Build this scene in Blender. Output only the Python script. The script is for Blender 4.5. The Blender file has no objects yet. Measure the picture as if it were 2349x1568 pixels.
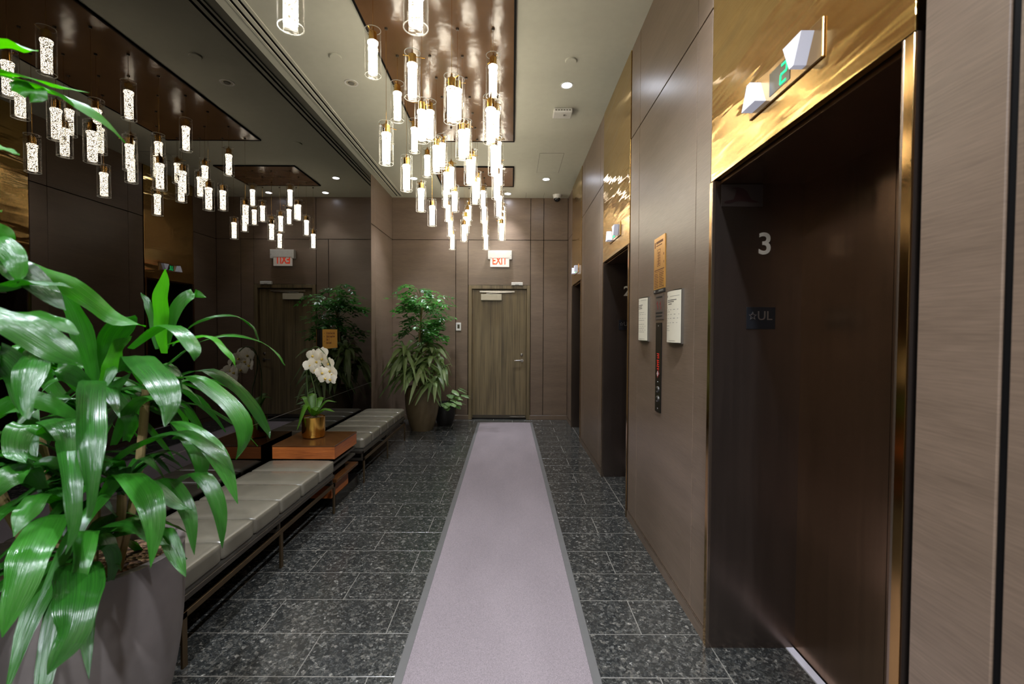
import bpy, bmesh, math, random
from mathutils import Vector, Matrix, Euler
random.seed(7)
scene = bpy.context.scene
col = scene.collection
R = math.radians

# ---------------------------------------------------------------- camera, world, exposure
CAM_H = 1.556
cam_data = bpy.data.cameras.new('camera')
cam_data.sensor_width = 36.0
cam_data.sensor_fit = 'HORIZONTAL'
cam_data.lens = 16.0
cam_data.clip_start = 0.02
cam_data.clip_end = 60
cam_data.dof.use_dof = True
cam_data.dof.focus_distance = 3.4
cam_data.dof.aperture_fstop = 2.8
cam = bpy.data.objects.new('camera', cam_data)
col.objects.link(cam)
scene.camera = cam
_p, _y, _r = R(1.419), R(-0.051), R(0.257)
_F = Vector((-math.sin(_y) * math.cos(_p), math.cos(_y) * math.cos(_p), -math.sin(_p)))
_x = Vector((math.cos(_y), math.sin(_y), 0)); _z = _x.cross(_F)
_R = math.cos(_r) * _x + math.sin(_r) * _z
_U = -math.sin(_r) * _x + math.cos(_r) * _z
cam.matrix_world = Matrix(((_R.x, _U.x, -_F.x, 0), (_R.y, _U.y, -_F.y, 0), (_R.z, _U.z, -_F.z, CAM_H), (0, 0, 0, 1)))

world = bpy.data.worlds.new('world'); scene.world = world; world.use_nodes = True
world.node_tree.nodes['Background'].inputs['Color'].default_value = (0.9, 0.85, 0.8, 1)
world.node_tree.nodes['Background'].inputs['Strength'].default_value = 0.02
vs = scene.view_settings
vs.view_transform = 'Standard'; vs.look = 'None'; vs.gamma = 1.0; vs.use_curve_mapping = False
vs.exposure = 0.13
scene.cycles.max_bounces = 8
scene.cycles.adaptive_threshold = 0.02
scene.cycles.diffuse_bounces = 3
scene.cycles.glossy_bounces = 6
scene.cycles.transparent_max_bounces = 32
scene.cycles.sample_clamp_indirect = 6.0
scene.cycles.caustics_reflective = False
scene.cycles.caustics_refractive = False

PENDANT_POWER = 34.0      # emission strength of the glowing bubble-glass cores
DOWN_POWER = 230.0         # watts of each recessed downlight

# ---------------------------------------------------------------- room dimensions (metres)
XL, XR, YB, YR, HC, HG = -2.078, 0.972, 7.93, -3.0, 3.85, 3.125
XD = 1.40                       # elevator door plane
HEAD = 2.278                    # elevator head height
LIFTS = [(1.106, 2.239), (3.765, 4.865), (6.37, 7.36)]   # elevator openings, near to far

# ---------------------------------------------------------------- helpers
def tag(o, label=None, cat=None, group=None, kind=None):
    if label: o['label'] = label
    if cat: o['category'] = cat
    if group: o['group'] = group
    if kind: o['kind'] = kind
    return o

def thing(name, label, cat, loc=(0, 0, 0), group=None, rz=0.0):
    o = bpy.data.objects.new(name, None)
    o.empty_display_size = 0.05
    col.objects.link(o); o.location = loc; o.rotation_euler = (0, 0, rz)
    return tag(o, label, cat, group)

class MB:
    """collects shapes; build() links them as one mesh object"""
    def __init__(s): s.bm = bmesh.new()
    def box(s, x0, x1, y0, y1, z0, z1, bev=0.0, seg=2):
        r = bmesh.ops.create_cube(s.bm, size=1.0)
        v = r['verts']
        for p in v:
            p.co = Vector(((x0 + x1) / 2 + p.co.x * (x1 - x0), (y0 + y1) / 2 + p.co.y * (y1 - y0), (z0 + z1) / 2 + p.co.z * (z1 - z0)))
        if bev > 0:
            e = list({e for p in v for e in p.link_edges})
            bmesh.ops.bevel(s.bm, geom=e, offset=bev, segments=seg, affect='EDGES', profile=0.5)
        return s
    def lathe(s, prof, c=(0, 0, 0), n=32, closed=False):
        rings = []
        for r, z in prof:
            rings.append([s.bm.verts.new((c[0] + r * math.cos(2 * math.pi * i / n), c[1] + r * math.sin(2 * math.pi * i / n), c[2] + z)) for i in range(n)])
        for a, b in zip(rings[:-1], rings[1:]):
            for i in range(n):
                s.bm.faces.new((a[i], a[(i + 1) % n], b[(i + 1) % n], b[i]))
        if closed:
            a, b = rings[-1], rings[0]
            for i in range(n):
                s.bm.faces.new((a[i], a[(i + 1) % n], b[(i + 1) % n], b[i]))
        else:
            s.bm.faces.new(list(reversed(rings[0]))); s.bm.faces.new(rings[-1])
        return s
    def tube(s, pts, rad, n=8):
        pts = [Vector(p) for p in pts]
        rs = rad if isinstance(rad, (list, tuple)) else [rad] * len(pts)
        rings = []
        for i, p in enumerate(pts):
            t = (pts[min(i + 1, len(pts) - 1)] - pts[max(i - 1, 0)]).normalized()
            a = t.orthogonal().normalized() if abs(t.z) > .99 else t.cross(Vector((0, 0, 1))).normalized()
            b = t.cross(a)
            rings.append([s.bm.verts.new(p + rs[i] * (math.cos(2 * math.pi * k / n) * a + math.sin(2 * math.pi * k / n) * b)) for k in range(n)])
        for a, b in zip(rings[:-1], rings[1:]):
            for i in range(n):
                s.bm.faces.new((a[i], a[(i + 1) % n], b[(i + 1) % n], b[i]))
        s.bm.faces.new(list(reversed(rings[0]))); s.bm.faces.new(rings[-1])
        return s
    def prism(s, poly, m, d0, d1):
        """poly of (u,v); m maps (u,v,d) to a point; extruded from d0 to d1"""
        a = [s.bm.verts.new(m(u, v, d0)) for u, v in poly]
        b = [s.bm.verts.new(m(u, v, d1)) for u, v in poly]
        n = len(poly)
        for i in range(n):
            s.bm.faces.new((a[i], a[(i + 1) % n], b[(i + 1) % n], b[i]))
        s.bm.faces.new(list(reversed(a))); s.bm.faces.new(b)
        return s
    def pillow(s, x0, x1, y0, y1, z0, z1, r, puff=0.0, cuts=7):
        r0 = bmesh.ops.create_cube(s.bm, size=1.0)
        v = r0['verts']
        e = list({e for p in v for e in p.link_edges})
        bmesh.ops.subdivide_edges(s.bm, edges=e, cuts=cuts, use_grid_fill=True)
        vs_ = list(s.bm.verts)
        c = Vector(((x0 + x1) / 2, (y0 + y1) / 2, (z0 + z1) / 2)); h = Vector(((x1 - x0) / 2, (y1 - y0) / 2, (z1 - z0) / 2))
        for p in vs_:
            u = p.co * 2
            u = Vector([math.copysign(abs(k) ** 0.6, k) for k in u])      # crowd the grid towards the edges
            q = Vector((u.x * h.x, u.y * h.y, u.z * h.z))
            i = Vector([max(-h[k] + r, min(h[k] - r, q[k])) for k in range(3)])
            d = q - i
            if d.length > 1e-9: q = i + d.normalized() * r
            if u.z > 0.5: q.z += puff * (1 - u.x ** 2) * (1 - u.y ** 2)
            p.co = c + q
        return s
    def mesh(s, name, smooth=False, sharp=35):
        bmesh.ops.recalc_face_normals(s.bm, faces=s.bm.faces)
        me = bpy.data.meshes.new(name)
        s.bm.to_mesh(me); s.bm.free()
        if smooth:
            for p in me.polygons: p.use_smooth = True
            try: me.set_sharp_from_angle(angle=R(sharp))
            except Exception: pass
        return me
    def build(s, name, mat, parent=None, smooth=False, local=False, sharp=35):
        return add(name, s.mesh(name, smooth, sharp), mat, parent, local)

def add(name, me, mat, parent=None, local=False, loc=None):
    o = bpy.data.objects.new(name, me)
    if mat is not None and not me.materials: me.materials.append(mat)
    col.objects.link(o)
    if parent is not None:
        o.parent = parent
        if not local:
            p = Vector((0, 0, 0)); q = parent
            while q is not None: p += q.location; q = q.parent
            o.location = -p
    if loc is not None: o.location = loc
    return o

# maps from (u right, v up, d towards viewer) on the three kinds of wall
def on_back(y):  return lambda u, v, d: (u, y - d, v)          # faces -Y
def on_right(x): return lambda u, v, d: (x - d, u, v)          # faces -X   (u is world Y)
def on_left(x):  return lambda u, v, d: (x + d, u, v)          # faces +X

def text_mesh(name, txt, size, m, cu, cv, depth, flip=False, sx=1.0, space=1.0, bold=0.0):
    """raised lettering mapped on a wall; flip mirrors u where the world axis runs right to left"""
    fc = bpy.data.curves.new('lettering', 'FONT'); fc.body = txt; fc.size = size; fc.space_character = space
    fc.align_x = 'CENTER'; fc.align_y = 'CENTER'; fc.offset = bold; fc.resolution_u = 5; fc.extrude = depth / 2
    o = bpy.data.objects.new('lettering', fc); col.objects.link(o)
    dg = bpy.context.evaluated_depsgraph_get()
    me0 = bpy.data.meshes.new_from_object(o.evaluated_get(dg))
    bm = bmesh.new(); bm.from_mesh(me0)
    s = -1 if flip else 1
    for v in bm.verts: v.co = Vector(m(cu + s * sx * v.co.x, cv + v.co.y, depth / 2 + v.co.z))
    bmesh.ops.remove_doubles(bm, verts=list(bm.verts), dist=1e-6)
    bmesh.ops.recalc_face_normals(bm, faces=list(bm.faces))
    for f in bm.faces: f.smooth = False; f.material_index = 0
    me = bpy.data.meshes.new(name); bm.to_mesh(me); bm.free()
    bpy.data.objects.remove(o); bpy.data.curves.remove(fc); bpy.data.meshes.remove(me0)
    return me

# ---------------------------------------------------------------- materials
def lin(c):
    return tuple((x / 12.92 if x <= 0.04045 else ((x + 0.055) / 1.055) ** 2.4) for x in [k / 255 for k in c]) + (1,)

class NT:
    def __init__(s, name):
        s.m = bpy.data.materials.new(name); s.m.use_nodes = True
        s.t = s.m.node_tree; s.n = s.t.nodes; s.b = s.n['Principled BSDF']; s.out = s.n['Material Output']
    def new(s, typ, **kw):
        n = s.n.new(typ)
        for k, v in kw.items():
            if k.startswith('i_'):
                key = k[2:].replace('_', ' '); n.inputs[key].default_value = v
            else: setattr(n, k, v)
        return n
    def ln(s, a, b): s.t.links.new(a, b); return s
    def set(s, **kw):
        for k, v in kw.items(): s.b.inputs[k.replace('_', ' ')].default_value = v
        return s
    def pos(s, scale):
        g = s.new('ShaderNodeNewGeometry'); mp = s.new('ShaderNodeMapping'); mp.inputs['Scale'].default_value = scale
        s.ln(g.outputs['Position'], mp.inputs['Vector']); return mp.outputs['Vector']
    def ramp(s, fac, stops):
        r = s.new('ShaderNodeValToRGB'); e = r.color_ramp.elements
        while len(e) < len(stops): e.new(0.5)
        for el, (p, c) in zip(e, stops): el.position = p; el.color = c if len(c) == 4 else tuple(c) + (1,)
        s.ln(fac, r.inputs['Fac']); return r.outputs['Color']
    def noise(s, vec, scale=1.0, detail=3, rough=0.55, dist=0.0):
        n = s.new('ShaderNodeTexNoise'); n.inputs['Scale'].default_value = scale; n.inputs['Detail'].default_value = detail
        n.inputs['Roughness'].default_value = rough; n.inputs['Distortion'].default_value = dist
        s.ln(vec, n.inputs['Vector']); return n.outputs['Fac']
    def bump(s, h, strength, dist=0.01):
        b = s.new('ShaderNodeBump'); b.inputs['Strength'].default_value = strength; b.inputs['Distance'].default_value = dist
        s.ln(h, b.inputs['Height']); s.ln(b.outputs['Normal'], s.b.inputs['Normal']); return s

def plain(name, c, rough=0.5, metal=0.0, spec=0.5, emit=None, es=0.0, wear=0.06):
    t = NT(name); t.set(Roughness=rough, Metallic=metal)
    t.b.inputs['Specular IOR Level'].default_value = spec
    c = lin(c)
    tc = t.new('ShaderNodeTexCoord')
    f = t.noise(tc.outputs['Object'], 14, 3)
    a = tuple(k * (1 - wear) for k in c[:3]) + (1,); b = tuple(min(1, k * (1 + wear)) for k in c[:3]) + (1,)
    t.ln(t.ramp(f, [(0.3, a), (0.7, b)]), t.b.inputs['Base Color'])
    if emit:
        t.b.inputs['Emission Color'].default_value = lin(emit); t.b.inputs['Emission Strength'].default_value = es
    return t.m

def wood_wall(name, dark, light, vertical=False, rough=0.34):
    t = NT(name)
    g = t.new('ShaderNodeNewGeometry'); sp = t.new('ShaderNodeSeparateXYZ'); t.ln(g.outputs['Position'], sp.inputs[0])
    ad = t.new('ShaderNodeMath', operation='ADD'); t.ln(sp.outputs['X'], ad.inputs[0]); t.ln(sp.outputs['Y'], ad.inputs[1])
    oi = t.new('ShaderNodeObjectInfo'); rm = t.new('ShaderNodeMath', operation='MULTIPLY'); rm.inputs[1].default_value = 31.0
    t.ln(oi.outputs['Random'], rm.inputs[0])
    cb = t.new('ShaderNodeCombineXYZ')
    if vertical: t.ln(ad.outputs[0], cb.inputs['Y']); t.ln(sp.outputs['Z'], cb.inputs['X'])
    else: t.ln(ad.outputs[0], cb.inputs['X']); t.ln(sp.outputs['Z'], cb.inputs['Y'])
    t.ln(rm.outputs[0], cb.inputs['Z'])
    mp = t.new('ShaderNodeMapping'); t.ln(cb.outputs[0], mp.inputs['Vector'])
    mp.inputs['Scale'].default_value = (1.2, 45, 1) if vertical else (9.0, 240, 1)
    f1 = t.noise(mp.outputs['Vector'], 1.0, 4, 0.6, 0.15)
    mp2 = t.new('ShaderNodeMapping'); t.ln(cb.outputs[0], mp2.inputs['Vector']); mp2.inputs['Scale'].default_value = (0.6, 9, 1) if vertical else (1.1, 10, 1)
    f2 = t.noise(mp2.outputs['Vector'], 1.0, 2, 0.5)
    mx = t.new('ShaderNodeMath', operation='MULTIPLY_ADD'); mx.inputs[1].default_value = 0.65
    sc = t.new('ShaderNodeMath', operation='MULTIPLY'); sc.inputs[1].default_value = 0.35 if not vertical else 0.5
    t.ln(f2, sc.inputs[0]); t.ln(f1, mx.inputs[0]); t.ln(sc.outputs[0], mx.inputs[2])
    t.ln(t.ramp(mx.outputs[0], [(0.36, lin(dark)), (0.66, lin(light))]), t.b.inputs['Base Color'])
    t.set(Roughness=rough); t.b.inputs['Specular IOR Level'].default_value = 0.55
    t.bump(f1, 0.05, 0.002)
    return t.m

def granite():
    t = NT('granite')
    g = t.new('ShaderNodeNewGeometry'); oi = t.new('ShaderNodeObjectInfo')
    ad = t.new('ShaderNodeVectorMath', operation='ADD'); sc = t.new('ShaderNodeVectorMath', operation='SCALE'); sc.inputs['Scale'].default_value = 17.0
    cb = t.new('ShaderNodeCombineXYZ'); t.ln(oi.outputs['Random'], cb.inputs[0]); t.ln(oi.outputs['Random'], cb.inputs[1])
    t.ln(cb.outputs[0], sc.inputs[0]); t.ln(g.outputs['Position'], ad.inputs[0]); t.ln(sc.outputs[0], ad.inputs[1])
    nz = t.new('ShaderNodeTexNoise'); nz.inputs['Scale'].default_value = 40; t.ln(ad.outputs[0], nz.inputs['Vector'])
    jit = t.new('ShaderNodeVectorMath', operation='SCALE'); jit.inputs['Scale'].default_value = 0.03; t.ln(nz.outputs['Color'], jit.inputs[0])
    a2 = t.new('ShaderNodeVectorMath', operation='ADD'); t.ln(ad.outputs[0], a2.inputs[0]); t.ln(jit.outputs[0], a2.inputs[1])
    def vor(scale):
        v = t.new('ShaderNodeTexVoronoi', feature='F1'); v.inputs['Scale'].default_value = scale; t.ln(a2.outputs[0], v.inputs['Vector'])
        s = t.new('ShaderNodeSeparateColor'); t.ln(v.outputs['Color'], s.inputs[0]); return s
    v1, v2 = vor(62), vor(150)
    big = t.ramp(v1.outputs[0], [(0.0, (0.017, 0.018, 0.018)), (0.5, (0.028, 0.029, 0.028)), (0.80, (0.048, 0.048, 0.045)), (0.95, (0.078, 0.075, 0.069)), (1.0, (0.14, 0.135, 0.125))])
    fine = t.ramp(v2.outputs[1], [(0.0, (0.55, 0.6, 0.62)), (0.55, (0.95, 0.94, 0.9)), (0.85, (1.5, 1.42, 1.28)), (1.0, (2.6, 2.6, 2.55))])
    mx = t.new('ShaderNodeMix', data_type='RGBA', blend_type='MULTIPLY'); mx.inputs['Factor'].default_value = 1.0
    t.ln(big, mx.inputs['A']); t.ln(fine, mx.inputs['B'])
    t.ln(mx.outputs['Result'], t.b.inputs['Base Color'])
    t.set(Roughness=0.2); t.b.inputs['Specular IOR Level'].default_value = 0.5
    return t.m

def brass_sheet():
    """brass sheet, brushed so that lights smear sideways, with a gentle ripple"""
    t = NT('rippled_brass')
    f = t.noise(t.pos((0, 1.6, 10)), 1.0, 2.0, 0.45, 0.35)
    f2 = t.noise(t.pos((0, 0.6, 1.6)), 1.3, 1, 0.4, 0.3)
    ad = t.new('ShaderNodeMath', operation='MULTIPLY_ADD'); ad.inputs[1].default_value = 2.5; t.ln(f2, ad.inputs[0]); t.ln(f, ad.inputs[2])
    br = t.noise(t.pos((0, 330, 1.5)), 1.0, 1.0)                      # fine upright brush marks
    ad2 = t.new('ShaderNodeMath', operation='MULTIPLY_ADD'); ad2.inputs[1].default_value = 0.014; t.ln(br, ad2.inputs[0]); t.ln(ad.outputs[0], ad2.inputs[2])
    t.set(Metallic=1.0, Roughness=0.12, Anisotropic=1.0)
    tg = t.new('ShaderNodeCombineXYZ'); tg.inputs['Y'].default_value = 1.0
    t.ln(tg.outputs[0], t.b.inputs['Tangent'])
    v3 = t.pos((1, 2, 260)); f3 = t.noise(v3, 1, 2)
    t.ln(t.ramp(f3, [(0.3, lin((222, 182, 112))), (0.7, lin((236, 200, 132)))]), t.b.inputs['Base Color'])
    t.bump(ad2.outputs[0], 1.0, 0.0065)
    return t.m

def dark_bronze(name='dark_bronze', c=(72, 58, 48), rough=0.24, wave=0.003, metal=0.9):
    t = NT(name)
    v = t.pos((1.2, 0.8, 2.2)); f = t.noise(v, 1.1, 1, 0.4)
    v3 = t.pos((40, 40, 1.5)); f3 = t.noise(v3, 1, 2)
    t.ln(t.ramp(f3, [(0.3, lin(tuple(k * 0.9 for k in c))), (0.7, lin(c))]), t.b.inputs['Base Color'])
    t.set(Metallic=metal, Roughness=rough)
    t.bump(f, 0.6, wave * 10)
    return t.m

def lacquer():
    t = NT('bronze_lacquered_panel')
    f = t.noise(t.pos((1, 1, 1)), 3, 2); f2 = t.noise(t.pos((1, 1, 1)), 7, 2)
    t.ln(t.ramp(f, [(0.3, lin((108, 80, 56))), (0.7, lin((116, 87, 62)))]), t.b.inputs['Base Color'])
    t.set(Roughness=0.15); t.b.inputs['Specular IOR Level'].default_value = 0.5
    t.bump(f2, 0.5, 0.006)
    return t.m

def mirror_tint():
    t = NT('smoked_mirror'); t.set(Metallic=1.0, Roughness=0.0)
    f = t.noise(t.pos((1, 1, 1)), 0.7, 2)
    t.ln(t.ramp(f, [(0.3, (0.105, 0.100, 0.094)), (0.7, (0.110, 0.105, 0.099))]), t.b.inputs['Base Color'])
    return t.m

def thin_glass():
    """clear glass: see-through, Fresnel gloss, and a white edge standing for refracted core light"""
    t = NT('thin_clear_glass')
    tr = t.new('ShaderNodeBsdfTransparent'); tr.inputs['Color'].default_value = (0.985, 0.985, 0.975, 1)
    gl = t.new('ShaderNodeBsdfGlossy'); gl.inputs['Roughness'].default_value = 0.05
    f = t.noise(t.pos((30, 30, 30)), 1.0, 1)
    t.ln(t.ramp(f, [(0.0, (0.95, 0.95, 0.93)), (1.0, (1, 1, 1))]), gl.inputs['Color'])
    lw = t.new('ShaderNodeLayerWeight'); lw.inputs['Blend'].default_value = 0.5
    p1 = t.new('ShaderNodeMath', operation='POWER'); p1.inputs[1].default_value = 4.0; t.ln(lw.outputs['Facing'], p1.inputs[0])
    s1 = t.new('ShaderNodeMath', operation='MULTIPLY_ADD'); s1.inputs[1].default_value = 0.3; s1.inputs[2].default_value = 0.04; t.ln(p1.outputs[0], s1.inputs[0])
    mx = t.new('ShaderNodeMixShader'); t.ln(s1.outputs[0], mx.inputs[0]); t.ln(tr.outputs[0], mx.inputs[1]); t.ln(gl.outputs[0], mx.inputs[2])
    df = t.new('ShaderNodeBsdfDiffuse'); df.inputs['Color'].default_value = (0.9, 0.9, 0.86, 1)
    tl = t.new('ShaderNodeBsdfTranslucent'); tl.inputs['Color'].default_value = (0.9, 0.9, 0.86, 1)
    ed = t.new('ShaderNodeMixShader'); ed.inputs[0].default_value = 0.5; t.ln(df.outputs[0], ed.inputs[1]); t.ln(tl.outputs[0], ed.inputs[2])
    p2 = t.new('ShaderNodeMath', operation='POWER'); p2.inputs[1].default_value = 9.0; t.ln(lw.outputs['Facing'], p2.inputs[0])
    s2 = t.new('ShaderNodeMath', operation='MULTIPLY'); s2.inputs[1].default_value = 0.22; t.ln(p2.outputs[0], s2.inputs[0])  # white scatter stands in for light refracted along the edge
    m2 = t.new('ShaderNodeMixShader'); t.ln(s2.outputs[0], m2.inputs[0]); t.ln(mx.outputs[0], m2.inputs[1]); t.ln(ed.outputs[0], m2.inputs[2])
    t.ln(m2.outputs[0], t.out.inputs['Surface'])
    return t.m

def milky_rim_glass():
    """half-clear white for rings added to brighten the tube ends"""
    t = NT('milky_bright_rim')
    tr = t.new('ShaderNodeBsdfTransparent'); df = t.new('ShaderNodeBsdfDiffuse'); tl = t.new('ShaderNodeBsdfTranslucent')
    f = t.noise(t.pos((60, 60, 60)), 1.0, 1); c = t.ramp(f, [(0.0, (0.8, 0.8, 0.76)), (1.0, (0.92, 0.92, 0.88))])
    t.ln(c, df.inputs['Color']); t.ln(c, tl.inputs['Color'])
    a = t.new('ShaderNodeMixShader'); t.ln(df.outputs[0], a.inputs[1]); t.ln(tl.outputs[0], a.inputs[2]); a.inputs[0].default_value = 0.5
    b = t.new('ShaderNodeMixShader'); b.inputs[0].default_value = 0.35; t.ln(tr.outputs[0], b.inputs[1]); t.ln(a.outputs[0], b.inputs[2])
    t.ln(b.outputs[0], t.out.inputs['Surface'])
    return t.m

def bubble_core():
    t = NT('glowing_bubble_glass')
    tc = t.new('ShaderNodeTexCoord'); oi = t.new('ShaderNodeObjectInfo')
    ad = t.new('ShaderNodeVectorMath', operation='ADD'); t.ln(tc.outputs['Object'], ad.inputs[0])
    cb = t.new('ShaderNodeCombineXYZ'); t.ln(oi.outputs['Random'], cb.inputs[0]); t.ln(oi.outputs['Random'], cb.inputs[2]); t.ln(cb.outputs[0], ad.inputs[1])
    v = t.new('ShaderNodeTexVoronoi', feature='DISTANCE_TO_EDGE'); v.inputs['Scale'].default_value = 105; t.ln(ad.outputs[0], v.inputs['Vector'])
    c = t.ramp(v.outputs['Distance'], [(0.0, (0.012, 0.010, 0.007)), (0.09, (0.05, 0.042, 0.03)), (0.20, (1.0, 0.90, 0.74))])
    em = t.new('ShaderNodeEmission'); em.inputs['Strength'].default_value = PENDANT_POWER; t.ln(c, em.inputs['Color'])
    t.ln(em.outputs[0], t.out.inputs['Surface'])
    return t.m

def leaf_mat(name, dark, light, stripe=0.25, rough=0.28, trans=0.3, spec=0.6):
    t = NT(name)
    uv = t.new('ShaderNodeTexCoord'); oi = t.new('ShaderNodeObjectInfo')
    mp = t.new('ShaderNodeMapping'); mp.inputs['Scale'].default_value = (1.5, 26, 1); t.ln(uv.outputs['UV'], mp.inputs['Vector'])
    f = t.noise(mp.outputs['Vector'], 1, 2)
    rn = t.new('ShaderNodeMath', operation='MULTIPLY_ADD'); rn.inputs[1].default_value = 0.55; t.ln(oi.outputs['Random'], rn.inputs[0])
    sc = t.new('ShaderNodeMath', operation='MULTIPLY'); sc.inputs[1].default_value = stripe * 2; t.ln(f, sc.inputs[0]); t.ln(sc.outputs[0], rn.inputs[2])
    c = t.ramp(rn.outputs[0], [(0.1, lin(dark)), (0.85, lin(light))])
    t.ln(c, t.b.inputs['Base Color'])
    t.set(Roughness=rough); t.b.inputs['Specular IOR Level'].default_value = spec
    t.bump(f, 0.5, 0.004)
    tl = t.new('ShaderNodeBsdfTranslucent'); hs = t.new('ShaderNodeHueSaturation'); hs.inputs['Value'].default_value = 1.8; hs.inputs['Saturation'].default_value = 1.1
    t.ln(c, hs.inputs['Color']); t.ln(hs.outputs[0], tl.inputs['Color'])
    mx = t.new('ShaderNodeMixShader'); mx.inputs[0].default_value = trans
    t.ln(t.b.outputs[0], mx.inputs[1]); t.ln(tl.outputs[0], mx.inputs[2]); t.ln(mx.outputs[0], t.out.inputs['Surface'])
    return t.m

def rug_mat():
    t = NT('lilac_pile')
    f = t.noise(t.pos((1, 1, 1)), 420, 2, 0.7); f2 = t.noise(t.pos((1, 0.35, 1)), 2.0, 2)
    mx = t.new('ShaderNodeMath', operation='MULTIPLY_ADD'); mx.inputs[1].default_value = 0.25; t.ln(f2, mx.inputs[0]); t.ln(f, mx.inputs[2])
    t.ln(t.ramp(mx.outputs[0], [(0.42, lin((101, 93, 95))), (0.80, lin((150, 139, 141)))]), t.b.inputs['Base Color'])
    t.set(Roughness=0.95); t.b.inputs['Specular IOR Level'].default_value = 0.1
    t.bump(f, 0.6, 0.004)
    return t.m

def soil_mat():
    t = NT('bark_mulch')
    v = t.new('ShaderNodeTexVoronoi'); v.inputs['Scale'].default_value = 70; t.ln(t.pos((1, 1, 1)), v.inputs['Vector'])
    s = t.new('ShaderNodeSeparateColor'); t.ln(v.outputs['Color'], s.inputs[0])
    t.ln(t.ramp(s.outputs[0], [(0.0, lin((48, 30, 20))), (0.6, lin((120, 84, 56))), (1.0, lin((205, 172, 130)))]), t.b.inputs['Base Color'])
    t.set(Roughness=0.8); t.bump(v.outputs['Distance'], 1.0, 0.02)
    return t.m

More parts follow.
